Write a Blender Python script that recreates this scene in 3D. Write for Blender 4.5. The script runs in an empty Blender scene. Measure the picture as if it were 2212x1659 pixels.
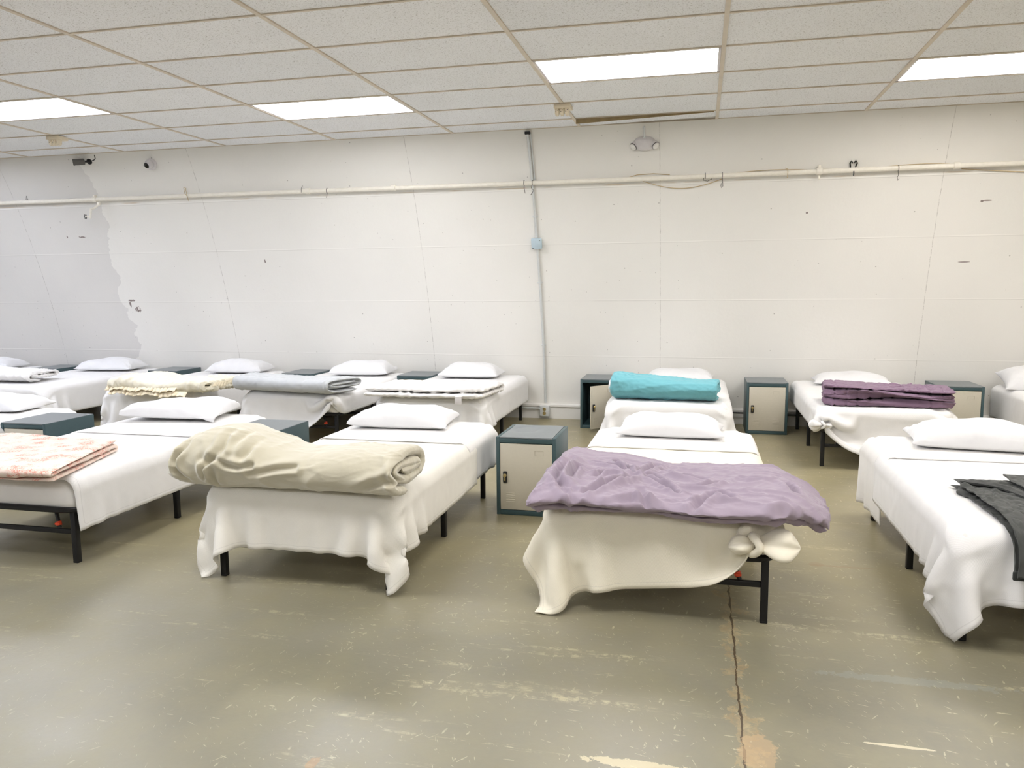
import bpy, bmesh, math, random
import numpy as np
from mathutils import Vector, Matrix

SC = bpy.context.scene
COL = SC.collection
PI = math.pi
random.seed(7)

# ------------------------------------------------------------------ helpers
def tag(o, label=None, cat=None, group=None, kind=None):
    if label: o['label'] = label
    if cat: o['category'] = cat
    if group: o['group'] = group
    if kind: o['kind'] = kind
    return o

def link(name, me, parent=None, loc=None, rot=None):
    o = bpy.data.objects.new(name, me)
    COL.objects.link(o)
    if parent: o.parent = parent
    if loc is not None: o.location = loc
    if rot is not None: o.rotation_euler = rot
    return o

def empty(name, loc, rot=(0, 0, 0)):
    o = bpy.data.objects.new(name, None)
    COL.objects.link(o)
    o.location = loc
    o.rotation_euler = rot
    o.empty_display_size = .1
    return o

def copy_tree(o, parent=None):
    c = o.copy()
    COL.objects.link(c)
    if parent: c.parent = parent
    for ch in [x for x in COL.objects if x.parent == o]:
        copy_tree(ch, c)
    return c

class MB:
    """collects simple shapes into one mesh"""
    def __init__(s): s.bm = bmesh.new()
    def box(s, c, size, bevel=0.0, rot=None, seg=2):
        t = bmesh.new()
        bmesh.ops.create_cube(t, size=1)
        bmesh.ops.scale(t, vec=size, verts=t.verts)
        if bevel:
            bmesh.ops.bevel(t, geom=t.edges[:], offset=bevel, segments=seg, affect='EDGES', profile=.5)
        m = Matrix.Translation(c) @ (rot.to_4x4() if rot is not None else Matrix.Identity(4))
        t.transform(m)
        s._join(t)
    def _join(s, t):
        me = bpy.data.meshes.new('tmp')
        t.to_mesh(me); t.free()
        s.bm.from_mesh(me)
        bpy.data.meshes.remove(me)
    def tube(s, pts, r, n=10, closed=False, cap=True, radii=None):
        pts = [Vector(p) for p in pts]
        N = len(pts)
        rings = []
        prev = None
        for i, p in enumerate(pts):
            if closed: d = pts[(i + 1) % N] - pts[i - 1]
            else: d = pts[min(i + 1, N - 1)] - pts[max(i - 1, 0)]
            d.normalize()
            if prev is None:
                a = d.orthogonal().normalized()
            else:
                a = prev - d * prev.dot(d)
                a = a.normalized() if a.length > 1e-6 else d.orthogonal().normalized()
            prev = a
            b = d.cross(a)
            rr = radii[i] if radii else r
            rings.append([s.bm.verts.new(p + (a * math.cos(2 * PI * k / n) + b * math.sin(2 * PI * k / n)) * rr) for k in range(n)])
        for i in range(N if closed else N - 1):
            A, B = rings[i], rings[(i + 1) % N]
            for k in range(n):
                s.bm.faces.new((A[k], A[(k + 1) % n], B[(k + 1) % n], B[k]))
        if cap and not closed:
            s.bm.faces.new(rings[0][::-1]); s.bm.faces.new(rings[-1])
    def lathe(s, prof, origin, axis=(0, 0, 1), n=20):
        """prof: list of (radius, height) along axis"""
        ax = Vector(axis).normalized()
        a = ax.orthogonal().normalized(); b = ax.cross(a)
        o = Vector(origin)
        rings = []
        for r, h in prof:
            rings.append([s.bm.verts.new(o + ax * h + (a * math.cos(2 * PI * k / n) + b * math.sin(2 * PI * k / n)) * max(r, 1e-5)) for k in range(n)])
        for A, B in zip(rings, rings[1:]):
            for k in range(n):
                s.bm.faces.new((A[k], A[(k + 1) % n], B[(k + 1) % n], B[k]))
        s.bm.faces.new(rings[0][::-1]); s.bm.faces.new(rings[-1])
    def quad(s, pts):
        s.bm.faces.new([s.bm.verts.new(p) for p in pts])
    def mesh(s, name, mat, smooth=35):
        bmesh.ops.recalc_face_normals(s.bm, faces=s.bm.faces)
        me = bpy.data.meshes.new(name)
        s.bm.to_mesh(me); s.bm.free()
        if mat: me.materials.append(mat)
        if smooth:
            me.polygons.foreach_set('use_smooth', [True] * len(me.polygons))
            me.set_sharp_from_angle(angle=math.radians(smooth))
        return me
    def obj(s, name, mat, parent=None, loc=None, rot=None, smooth=35):
        return link(name, s.mesh(name, mat, smooth), parent, loc, rot)

# ------------------------------------------------------------------ materials
def lin(c):
    return tuple((x / 12.92 if x <= .04045 else ((x + .055) / 1.055) ** 2.4) for x in c)
def rgb(r, g, b): return lin((r / 255, g / 255, b / 255))

class NT:
    def __init__(s, name):
        s.m = bpy.data.materials.new(name); s.m.use_nodes = True
        s.t = s.m.node_tree; s.t.nodes.clear()
        s.out = s.t.nodes.new('ShaderNodeOutputMaterial')
        s.b = s.t.nodes.new('ShaderNodeBsdfPrincipled')
        s.t.links.new(s.b.outputs[0], s.out.inputs[0])
    def n(s, typ, **kw):
        nd = s.t.nodes.new('ShaderNode' + typ)
        for k, v in kw.items(): setattr(nd, k, v)
        return nd
    def l(s, a, b): s.t.links.new(a, b)
    def val(s, x, sock):
        if isinstance(x, (int, float)): sock.default_value = x
        elif isinstance(x, tuple): sock.default_value = x if len(x) == 4 or sock.type == 'VECTOR' else (*x, 1)
        else: s.l(x, sock)
    def math(s, op, a, b=0.0, c=None, clamp=False):
        nd = s.n('Math', operation=op, use_clamp=clamp)
        s.val(a, nd.inputs[0]); s.val(b, nd.inputs[1])
        if c is not None: s.val(c, nd.inputs[2])
        return nd.outputs[0]
    def mix(s, f, a, b, typ='MIX'):
        nd = s.n('Mix', data_type='RGBA', blend_type=typ)
        s.val(f, nd.inputs[0]); s.val(a, nd.inputs[6]); s.val(b, nd.inputs[7])
        return nd.outputs[2]
    def noise(s, vec, scale, detail=4, rough=.55, dist=0.0):
        nd = s.n('TexNoise', noise_dimensions=getattr(s, 'dim', '3D')); s.l(vec, nd.inputs['Vector'])
        nd.inputs['Scale'].default_value = scale; nd.inputs['Detail'].default_value = detail
        nd.inputs['Roughness'].default_value = rough; nd.inputs['Distortion'].default_value = dist
        return nd.outputs[0]
    def ramp(s, f, stops):
        nd = s.n('ValToRGB'); s.l(f, nd.inputs[0])
        e = nd.color_ramp.elements
        while len(e) < len(stops): e.new(.5)
        for el, (p, c) in zip(e, stops):
            el.position = p
            el.color = (c, c, c, 1) if isinstance(c, (int, float)) else (*c, 1)
        return nd.outputs[0]
    def mapv(s, vec, scale=(1, 1, 1), loc=(0, 0, 0), rot=(0, 0, 0)):
        nd = s.n('Mapping'); s.l(vec, nd.inputs[0])
        nd.inputs['Scale'].default_value = scale; nd.inputs['Location'].default_value = loc; nd.inputs['Rotation'].default_value = rot
        return nd.outputs[0]
    def xyz(s, vec):
        nd = s.n('SeparateXYZ'); s.l(vec, nd.inputs[0]); return nd.outputs
    def bump(s, h, strength=.3, dist=.01, normal=None):
        nd = s.n('Bump'); s.l(h, nd.inputs['Height'])
        nd.inputs['Strength'].default_value = strength; nd.inputs['Distance'].default_value = dist
        if normal is not None: s.l(normal, nd.inputs['Normal'])
        return nd.outputs[0]
    def set(s, color=None, rough=.6, metal=0, spec=.5, normal=None, sheen=0):
        b = s.b
        if color is not None: s.val(color, b.inputs['Base Color'])
        s.val(rough, b.inputs['Roughness']); s.val(metal, b.inputs['Metallic'])
        b.inputs['Specular IOR Level'].default_value = spec
        if sheen: b.inputs['Sheen Weight'].default_value = sheen; b.inputs['Sheen Roughness'].default_value = .5
        if normal is not None: s.l(normal, b.inputs['Normal'])
        return s.m

def m_simple(name, c, rough=.5, metal=0, spec=.5, nscale=40, nstr=.06, var=.06):
    t = NT(name)
    v = t.n('TexCoord').outputs['Object']
    n = t.noise(v, nscale, 3)
    c2 = tuple(max(0, x * (1 - var * 2)) for x in c)
    return t.set(t.mix(n, (*c2, 1), (*[min(1, x * (1 + var)) for x in c], 1)), rough, metal, spec, t.bump(n, nstr, .004))

def m_cloth(name, c, rough=.9, weave=0.0, hem=True, nstr=.15, sheen=.15, var=.04, wave_s=1050):
    """fabric; UV0 = metres along the cloth, UV1.x = distance to the cloth edge"""
    t = NT(name)
    tc = t.n('TexCoord')
    ob = tc.outputs['Object']
    n = t.noise(ob, 9, 4, .6)
    n2 = t.noise(ob, 300, 2, .6)
    c0 = (*[x * (1 - var * 1.6) for x in c], 1); c1 = (*[min(1, x * (1 + var)) for x in c], 1)
    col = t.mix(n, c0, c1)
    h = t.math('ADD', t.math('MULTIPLY', n, .5), t.math('MULTIPLY', n2, .12))
    nrm = t.bump(h, nstr, .012)
    if weave:
        uv = t.n('UVMap', uv_map='UVMap').outputs[0]
        x, y, _ = t.xyz(uv)
        wx = t.math('SINE', t.math('MULTIPLY', x, wave_s)); wy = t.math('SINE', t.math('MULTIPLY', y, wave_s))
        w = t.math('MULTIPLY', wx, wy)
        nrm = t.bump(w, weave, .0022, nrm)
        col = t.mix(t.math('MULTIPLY', t.math('ADD', w, 1), weave * .06), col, (*[q * .72 for q in c], 1))
    if hem:
        e = t.n('UVMap', uv_map='edge').outputs[0]
        ex = t.xyz(e)[0]
        ln = t.math('LESS_THAN', t.math('ABSOLUTE', t.math('SUBTRACT', ex, .026)), .0018)
        inside = t.math('LESS_THAN', ex, .026)
        nrm = t.bump(t.math('SUBTRACT', t.math('MULTIPLY', inside, .6), ln), .5, .003, nrm)
        col = t.mix(t.math('MULTIPLY', ln, .25), col, (*[q * .55 for q in c], 1))
    return t.set(col, rough, 0, .25, nrm, sheen)

WHITE = rgb(236, 233, 228)
M = {}
M['blanket'] = m_cloth('white_blanket_cotton', rgb(230, 229, 229), weave=.15)
M['blanket_cream'] = m_cloth('cream_blanket_cotton', rgb(238, 232, 214), weave=.25)
M['blanket_ivory'] = m_cloth('ivory_blanket_cotton', rgb(232, 229, 221), weave=.2)
M['sheet'] = m_cloth('white_sheet_cotton', rgb(226, 224, 222), nstr=.1)
M['pillow'] = m_cloth('white_pillowcase', rgb(222, 222, 224), hem=False, nstr=.12)
M['mattress'] = m_cloth('white_fitted_sheet', rgb(226, 224, 222), hem=False, nstr=.3)
M['beige'] = m_cloth('beige_plush', rgb(193, 187, 167), hem=False, nstr=.25, sheen=.6, rough=1)
M['lav'] = m_cloth('lavender_cotton', rgb(154, 141, 156), hem=False, nstr=.25, rough=.75)
M['teal'] = m_cloth('teal_gauze', rgb(112, 176, 187), hem=False, nstr=.5, rough=.95)
M['purple'] = m_cloth('dusty_purple_quilting', rgb(126, 102, 124), hem=False, nstr=.25, rough=.7)
M['grey'] = m_cloth('pale_grey_quilting', rgb(184, 187, 190), hem=False, nstr=.3, rough=.85)
M['duvet'] = m_cloth('white_duvet', rgb(224, 222, 220), hem=False, nstr=.3)
M['cream'] = m_cloth('cream_duvet', rgb(226, 220, 202), hem=False, nstr=.3)
M['ruffle'] = m_cloth('cream_ruffle_cotton', rgb(226, 214, 188), hem=False, nstr=.2)
M['charcoal'] = m_cloth('charcoal_canvas', rgb(66, 68, 66), hem=False, nstr=.5, rough=.85, var=.15)
M['charcoal_seam'] = m_cloth('charcoal_seam', rgb(52, 54, 53), hem=False, nstr=.4, rough=.85)
M['black'] = m_simple('black_powder_coat', rgb(22, 22, 24), .45, 0, .4, 300, .05)
M['orange'] = m_simple('orange_plastic', rgb(225, 75, 38), .4)
M['teal_steel'] = m_simple('dark_teal_enamel', rgb(56, 78, 82), .38, 0, .5, 60, .03, .05)
M['lid_steel'] = m_simple('slate_lid_painted_sheen', rgb(116, 122, 125), .35, 0, .5, 60, .03, .04)  # slate enamel, made paler to carry the reflection on the lid in its colour
M['door_steel'] = m_simple('putty_grey_enamel', rgb(190, 184, 168), .42, 0, .5, 60, .03, .03)
M['dark_in'] = m_simple('locker_inside', rgb(30, 40, 42), .6)
M['lock'] = m_simple('black_lock_plastic', rgb(18, 18, 20), .35)
M['brass'] = m_simple('brass', rgb(205, 185, 130), .3, .8)
M['white_plastic'] = m_simple('white_plastic', rgb(216, 212, 213), .4)
M['cream_plastic'] = m_simple('cream_plastic', rgb(226, 214, 190), .5)
M['pipe_paint'] = m_simple('cream_pipe_paint', rgb(236, 231, 219), .45, 0, .5, 30, .03)
M['galv'] = m_simple('galvanised_steel', rgb(214, 217, 217), .45, .15)
M['blue_box'] = m_simple('pale_blue_steel', rgb(190, 208, 218), .45)
M['wire'] = m_simple('tan_wire', rgb(196, 176, 140), .6)
M['dark_wire'] = m_simple('dark_wire', rgb(70, 68, 66), .6)
M['glass_black'] = m_simple('black_lens', rgb(10, 10, 12), .1)
M['bronze'] = m_simple('grey_camera_body', rgb(88, 86, 82), .5)
M['lens'] = m_simple('pale_lamp_lens', rgb(236, 234, 230), .15)
M['tbar'] = m_simple('aged_tbar_enamel', rgb(214, 203, 186), .5, 0, .4, 8, .04, .1)
M['stain'] = m_simple('stained_strip', rgb(160, 140, 104), .7, 0, .3, 14, .1, .25)
M['plenum'] = m_simple('plenum_dark', rgb(30, 28, 26), .9)

# toile print quilt
t = NT('coral_toile_print')
uv = t.n('TexCoord').outputs['Object']
w1 = t.noise(uv, 7, 2, .5)
blob = t.ramp(t.noise(t.mapv(uv, loc=(3, 1, 5)), 11, 2, .5), [(.47, 0.0), (.6, 1.0)])
ln1 = t.math('ABSOLUTE', t.math('SUBTRACT', t.noise(uv, 24, 4, .6, 1.6), .5))
ln2 = t.math('ABSOLUTE', t.math('SUBTRACT', t.noise(t.mapv(uv, loc=(9, 4, 2)), 40, 3, .6, 1.2), .5))
lines = t.math('MAXIMUM', t.math('LESS_THAN', ln1, .018), t.math('MULTIPLY', t.math('LESS_THAN', ln2, .035), blob))
dens = t.math('ADD', t.math('MULTIPLY', blob, .6), .2, clamp=True)
mask = t.math('ADD', t.math('MULTIPLY', lines, dens), t.math('MULTIPLY', blob, .06), clamp=True)
M['toile'] = t.set(t.mix(mask, (*rgb(228, 212, 200), 1), (*rgb(206, 112, 88), 1)), .9, 0, .25, t.bump(w1, .35, .02), .15)

# diffuser
def m_emit(name, c, s):
    t = NT(name)
    e = t.n('Emission'); e.inputs[0].default_value = (*c, 1); e.inputs[1].default_value = s
    t.l(e.outputs[0], t.out.inputs[0])
    return t.m

# ------------------------------------------------------------------ camera
CAMH = 1.41
yaw, pitch, roll = -.2358, -.1236, -.008
cy, sy_, cp, sp = math.cos(yaw), math.sin(yaw), math.cos(pitch), math.sin(pitch)
fwd = Vector((sy_ * cp, cy * cp, sp)); right = Vector((cy, -sy_, 0)); up = right.cross(fwd)
r2 = right * math.cos(roll) + up * math.sin(roll); u2 = -right * math.sin(roll) + up * math.cos(roll)
cam = bpy.data.cameras.new('camera')
cam.sensor_width = 36; cam.lens = 36 * 1691 / 2212
cam.clip_end = 60; cam.clip_start = .05
co = link('camera', cam)
mw = Matrix((r2, u2, -fwd)).transposed().to_4x4(); mw.translation = (0, 0, CAMH)
co.matrix_world = mw
SC.camera = co

# ------------------------------------------------------------------ room
ZC = 2.8615
X0, X1 = -13.0, 7.2
LX = [-3.55 + 1.2192 * k for k in range(-7, 9)]
RY = [3.9754 + .6096 * j for j in range(-16, 6)]
YB = -7.3                                       # foot of the wall behind the camera
prof = [(8.235, 0.0), (8.215, .25), (8.175, .5), (8.125, .75), (8.06, 1.0), (7.985, 1.27), (7.9, 1.55), (7.81, 1.83), (7.71, 2.1), (7.61, 2.36), (7.49, 2.62), (7.37, ZC), (7.2, 3.15), (6.9, 3.6)]
def wall_y(z):
    for (a, za), (b, zb) in zip(prof, prof[1:]):
        if za <= z <= zb: return a + (b - a) * (z - za) / (zb - za)
    return prof[-1][0]
# smooth the profile
pz = np.linspace(0, 3.6, 60); py = np.interp(pz, [p[1] for p in prof], [p[0] for p in prof])
for _ in range(12):
    py[1:-1] = .25 * py[:-2] + .5 * py[1:-1] + .25 * py[2:]
def wall_y(z): return float(np.interp(z, pz, py))
def wall_n(z):
    d = Vector((0, wall_y(z + .02) - wall_y(z - .02), .04)).normalized()
    return Vector((0, -d.z, d.y))
arc = np.concatenate([[0], np.cumsum(np.hypot(np.diff(py), np.diff(pz)))])
def arcz(z): return float(np.interp(z, pz, arc))

def curved_wall(name, mat, mirror=False):
    bm = bmesh.new(); uvl = bm.loops.layers.uv.new('UVMap')
    rows = []
    n = len(pz); nx = 2
    xs = [X0, X1]
    for off in (0, .06):
        for i in range(n):
            y = py[i] + off
            if mirror: y = (8.235 + YB) - y
            rows.append([bm.verts.new((x, y, pz[i])) for x in xs])
    def face(vs, us):
        f = bm.faces.new(vs)
        for l, u in zip(f.loops, us): l[uvl].uv = u
    for i in range(n - 1):
        a, b = rows[i], rows[i + 1]
        face((a[0], a[1], b[1], b[0]), ((xs[0], arc[i]), (xs[1], arc[i]), (xs[1], arc[i + 1]), (xs[0], arc[i + 1])))
        a, b = rows[n + i], rows[n + i + 1]
        face((a[1], a[0], b[0], b[1]), ((0, 0),) * 4)
    bmesh.ops.recalc_face_normals(bm, faces=bm.faces)
    me = bpy.data.meshes.new(name); bm.to_mesh(me); bm.free()
    me.materials.append(mat)
    me.polygons.foreach_set('use_smooth', [True] * len(me.polygons))
    return tag(link(name, me), kind='structure')

def wall_material():
    t = NT('painted_wall_board'); t.dim = '2D'
    uv = t.n('UVMap', uv_map='UVMap').outputs[0]
    u, v, _ = t.xyz(uv)
    base = t.mix(t.noise(uv, .9, 4), (*rgb(227, 225, 220), 1), (*rgb(235, 233, 228), 1))
    # darker, older paint at the left end with a ragged edge
    wob = t.math('MULTIPLY', t.math('SUBTRACT', t.noise(t.mapv(uv, (.35, 1, 1)), 2.4, 5, .6), .5), .42)
    step = t.math('MULTIPLY', t.math('SNAP', v, .62), .11)
    edge = t.math('ADD', t.math('ADD', wob, -6.62), t.math('MULTIPLY', v, .02))
    old = t.math('LESS_THAN', u, edge)
    base = t.mix(old, base, t.mix(t.noise(uv, 1.3, 4), (*rgb(214, 212, 209), 1), (*rgb(222, 219, 214), 1)))
    # vertical joints
    wv = t.math('MULTIPLY', t.math('SUBTRACT', t.noise(t.mapv(uv, (.1, 5, 1)), 3, 3), .5), .01)
    uu = t.math('ADD', u, wv)
    vm = None
    for x in (-10.08, -7.66, -5.24, -2.83, -.39, 2.02, 4.44):
        k = t.math('LESS_THAN', t.math('ABSOLUTE', t.math('SUBTRACT', uu, x)), .0032)
        vm = k if vm is None else t.math('MAXIMUM', vm, k)
    vm = t.math('MULTIPLY', vm, t.ramp(t.noise(t.mapv(uv, (.5, 4, 1)), 4, 4, .7), [(.38, .08), (.6, .95)]))
    hm = None
    for z in (.685, 1.268, 1.83, 2.345):
        k = t.math('LESS_THAN', t.math('ABSOLUTE', t.math('SUBTRACT', v, arcz(z))), .0045)
        hm = k if hm is None else t.math('MAXIMUM', hm, k)
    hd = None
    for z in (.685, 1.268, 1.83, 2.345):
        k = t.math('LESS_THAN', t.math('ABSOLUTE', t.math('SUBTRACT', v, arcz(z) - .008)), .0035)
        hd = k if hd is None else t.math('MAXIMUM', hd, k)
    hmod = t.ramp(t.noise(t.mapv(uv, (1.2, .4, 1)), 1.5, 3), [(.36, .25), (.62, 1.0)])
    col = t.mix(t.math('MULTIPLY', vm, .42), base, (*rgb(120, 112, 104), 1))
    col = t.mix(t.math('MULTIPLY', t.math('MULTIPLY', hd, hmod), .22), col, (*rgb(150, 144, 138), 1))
    col = t.mix(t.math('MULTIPLY', t.math('MULTIPLY', hm, hmod), .5), col, (*rgb(250, 248, 244), 1))  # white highlight along the horizontal joint ridges, painted into the colour
    # short partial joint right of the pipe tee, filler patches
    ragged = t.noise(uv, 45, 3, .7)
    def ell(cx, cz, rx, rz, soft=None, wobble=0.0):
        a = t.math('DIVIDE', t.math('SUBTRACT', u, cx), rx); b = t.math('DIVIDE', t.math('SUBTRACT', v, arcz(cz)), rz)
        d = t.math('ADD', t.math('MULTIPLY', a, a), t.math('MULTIPLY', b, b))
        if wobble:
            d = t.math('ADD', d, t.math('MULTIPLY', t.math('SUBTRACT', ragged, .5), wobble * 3.5))
        return t.math('LESS_THAN', d, 1.0)
    # nail holes and specks
    vo = t.n('TexVoronoi', voronoi_dimensions='2D'); t.l(uv, vo.inputs['Vector']); vo.inputs['Scale'].default_value = 5.5
    vo2 = t.n('TexVoronoi', voronoi_dimensions='2D'); t.l(uv, vo2.inputs['Vector']); vo2.inputs['Scale'].default_value = 2.2
    rare = t.math('GREATER_THAN', t.xyz(vo.outputs['Color'])[0], .6)
    dens = t.ramp(t.noise(uv, .6, 2), [(.42, 0.0), (.6, 1.0)])
    sp = t.math('MULTIPLY', t.math('LESS_THAN', vo.outputs['Distance'], .02), t.math('MULTIPLY', rare, dens))
    sp = t.math('MAXIMUM', sp, t.math('MULTIPLY', t.math('LESS_THAN', vo2.outputs['Distance'], .012), t.math('GREATER_THAN', t.xyz(vo2.outputs['Color'])[1], .5)))
    col = t.mix(t.math('MULTIPLY', sp, .48), col, (*rgb(96, 88, 82), 1))
    dark = None
    for e in ((-6.93, 2.015, .045, .008, 1), (-7.13, 2.02, .008, .016, 0), (-6.52, 1.285, .05, .011, 1), (-6.55, 1.24, .012, .03, 1),
              (-6.46, 1.18, .034, .034, 1.2), (2.4, 2.12, .04, .006, 0), (2.3, 1.6, .05, .005, 0), (-4.67, 1.71, .008, .02, 0), (.93, 2.06, .01, .01, 0), (2.36, 2.115, .012, .01, 0)):
        k = ell(*e[:4], wobble=e[4])
        dark = k if dark is None else t.math('MAXIMUM', dark, k)
    lite = ell(-6.45, 1.19, .012, .016)
    col = t.mix(t.math('MULTIPLY', dark, .8), col, (*rgb(96, 74, 70), 1))
    col = t.mix(lite, col, (*rgb(225, 220, 216), 1))
    # grime just above the pipe and rust seep beneath it
    g = t.math('MULTIPLY', t.math('LESS_THAN', t.math('ABSOLUTE', t.math('SUBTRACT', v, arcz(2.36))), .006), t.ramp(t.noise(t.mapv(uv, (1, .2, 1)), 2, 3), [(.5, 0.0), (.65, .5)]))
    col = t.mix(g, col, (*rgb(196, 168, 128), 1))
    h = t.math('ADD', t.noise(uv, 26, 2, .6), t.math('MULTIPLY', t.math('SUBTRACT', hm, vm), .8))
    return t.set(col, .62, 0, .3, t.bump(h, .1, .01))

M['wall'] = wall_material()
M['wall_plain'] = m_simple('painted_wall_plain', rgb(230, 228, 224), .65, 0, .3, 6, .04, .02)
curved_wall('wall_back', M['wall'])
curved_wall('wall_front', M['wall_plain'], True)
for nm, x in (('wall_left', X0), ('wall_right', X1)):
    b = MB()
    b.box((x + (-.04 if x < 0 else .04), (8.235 + YB) / 2, 1.8), (.08, 8.3 - YB + .1, 3.6))
    tag(b.obj(nm, M['wall_plain'], smooth=0), kind='structure')

# floor
def floor_material():
    t = NT('worn_painted_concrete'); t.dim = '2D'
    ob = t.n('TexCoord').outputs['Object']
    x, y, _ = t.xyz(ob)
    n1 = t.noise(ob, .55, 3, .6); n2 = t.noise(ob, 3.2, 4, .65); n3 = t.noise(ob, 40, 2, .6)
    col = t.mix(t.ramp(n1, [(.3, 0.0), (.7, 1.0)]), (*rgb(116, 112, 96), 1), (*rgb(138, 134, 120), 1))
    col = t.mix(t.math('MULTIPLY', t.ramp(n2, [(.35, 0.0), (.7, 1.0)]), .5), col, (*rgb(140, 134, 108), 1))
    col = t.mix(t.math('MULTIPLY', n3, .18), col, (*rgb(110, 106, 92), 1))
    aisle = t.math('MULTIPLY', t.math('SMOOTH_MIN', t.math('MAXIMUM', t.math('MULTIPLY', t.math('SUBTRACT', y, 2.9), 1.0), 0.0), 1.0, .2), t.ramp(t.noise(t.mapv(ob, loc=(7, 7, 0)), 1.1, 4, .6), [(.3, .45), (.6, 1.0)]))
    col = t.mix(t.math('MULTIPLY', aisle, .8), col, (*rgb(160, 150, 116), 1))
    # scuffs and chips: short stretched flecks in several directions
    wear = t.ramp(t.noise(t.mapv(ob, loc=(4, 2, 0)), .8, 4, .6), [(.34, .25), (.56, 1.0)])
    wear = t.math('ADD', t.math('MULTIPLY', wear, .8), t.math('MULTIPLY', aisle, .35), clamp=True)
    fl = None
    for ang, sc, st, th in ((.3, 15, 5, .05), (1.2, 17, 6, .05), (2.2, 14, 5, .045), (.05, 24, 3, .07), (1.7, 30, 2.2, .08), (.6, 46, 4, .07), (1.1, 64, 3, .08)):
        mp = t.mapv(t.mapv(ob, rot=(0, 0, ang)), (.8, st * 1.7, 1), (ang * 7, ang * 3, 0))
        d = t.n('TexNoise', noise_dimensions='2D'); t.l(mp, d.inputs['Vector']); d.inputs['Scale'].default_value = 6; d.inputs['Detail'].default_value = 0
        vv = t.n('VectorMath', operation='ADD'); t.l(mp, vv.inputs[0])
        sc3 = t.n('VectorMath', operation='SCALE'); t.l(d.outputs['Color'], sc3.inputs[0]); sc3.inputs['Scale'].default_value = .06
        t.l(sc3.outputs[0], vv.inputs[1])
        vo = t.n('TexVoronoi', voronoi_dimensions='2D'); t.l(vv.outputs[0], vo.inputs['Vector']); vo.inputs['Scale'].default_value = sc / 3.2
        k = t.math('MULTIPLY', t.math('LESS_THAN', vo.outputs['Distance'], th * 1.5), t.math('GREATER_THAN', t.xyz(vo.outputs['Color'])[0], .88))
        fl = k if fl is None else t.math('MAXIMUM', fl, k)
    brk = t.ramp(t.noise(ob, 46, 3, .7), [(.42, 0.0), (.55, 1.0)])
    wear = t.math('MULTIPLY', wear, t.math('ADD', t.math('MULTIPLY', t.math('ADD', x, 3.2), .22, clamp=True), .3, clamp=True))
    fl = t.math('MULTIPLY', t.math('MULTIPLY', fl, wear), brk)
    col = t.mix(t.math('MULTIPLY', fl, .65), col, (*rgb(208, 198, 166), 1))
    # long scrape bands
    band = t.ramp(t.noise(t.mapv(ob, (.35, 3.5, 1)), 2.2, 6, .7), [(.6, 0.0), (.7, .55)])
    band = t.math('MULTIPLY', band, t.ramp(t.noise(ob, 22, 4, .75), [(.45, 0.0), (.6, 1.0)]))
    col = t.mix(band, col, (*rgb(196, 186, 152), 1))
    # control joint crack with brown crumbled edges
    cw = t.math('MULTIPLY', t.math('SUBTRACT', t.noise(t.mapv(ob, (.01, 1, 1)), 7, 5, .65), .5), .03)
    cx = t.math('ABSOLUTE', t.math('SUBTRACT', t.math('ADD', x, cw), .157))
    edge_w = t.math('MULTIPLY', t.ramp(t.noise(ob, 7, 5, .7), [(.45, .0), (.75, 1.0)]), .10)
    side = t.math('LESS_THAN', t.math('SUBTRACT', cx, edge_w), .004)
    side = t.math('MULTIPLY', side, t.ramp(t.noise(ob, 55, 4, .7), [(.3, .15), (.6, 1.0)]))
    col = t.mix(t.math('MULTIPLY', side, .6), col, t.mix(t.noise(ob, 18, 3), (*rgb(128, 100, 64), 1), (*rgb(190, 174, 136), 1)))
    col = t.mix(t.math('MULTIPLY', t.math('LESS_THAN', cx, t.math('MULTIPLY', t.ramp(t.noise(ob, 12, 3, .6), [(.3, .2), (.65, 1.0)]), .0055)), .85), col, (*rgb(58, 44, 30), 1))
    # bigger old paint patches
    patch = t.noise(ob, 26, 5, .75)
    def ell(cx, cy, rx, ry, wob):
        a = t.math('DIVIDE', t.math('SUBTRACT', x, cx), rx); b = t.math('DIVIDE', t.math('SUBTRACT', y, cy), ry)
        d = t.math('ADD', t.math('MULTIPLY', a, a), t.math('MULTIPLY', b, b))
        d = t.math('ADD', d, t.math('MULTIPLY', t.math('SUBTRACT', patch, .5), wob))
        return t.math('LESS_THAN', d, 1.0)
    col = t.mix(t.math('MULTIPLY', ell(-.15, 2.19, .17, .022, 3.2), .6), col, (*rgb(212, 200, 166), 1))
    col = t.mix(t.math('MULTIPLY', ell(.2, 2.33, .055, .1, 2.2), .45), col, (*rgb(184, 156, 120), 1))
    col = t.mix(t.math('MULTIPLY', ell(-1.1, 1.98, .016, .045, 3), .55), col, (*rgb(160, 126, 90), 1))
    col = t.mix(t.math('MULTIPLY', ell(.72, 4.07, .17, .012, .8), .4), col, (*rgb(146, 122, 88), 1))
    col = t.mix(t.math('MULTIPLY', ell(.6, 4.08, .035, .035, .6), .35), col, (*rgb(146, 122, 88), 1))
    col = t.mix(t.math('MULTIPLY', ell(.62, 2.46, .1, .008, 1.6), .7), col, (*rgb(212, 202, 174), 1))
    col = t.mix(t.math('MULTIPLY', ell(.75, 2.9, .3, .03, 4.5), .2), col, (*rgb(150, 160, 158), 1))
    rough = t.math('ADD', t.math('MULTIPLY', n2, .22), .24)
    h = t.math('ADD', n3, t.math('MULTIPLY', t.math('LESS_THAN', cx, .0055), -3.0))
    return t.set(col, rough, 0, .5, t.bump(h, .08, .004))
b = MB(); b.quad([(X0, YB, 0), (X1, YB, 0), (X1, 8.235, 0), (X0, 8.235, 0)])
tag(b.obj('floor', floor_material(), smooth=0), kind='structure')

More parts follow.
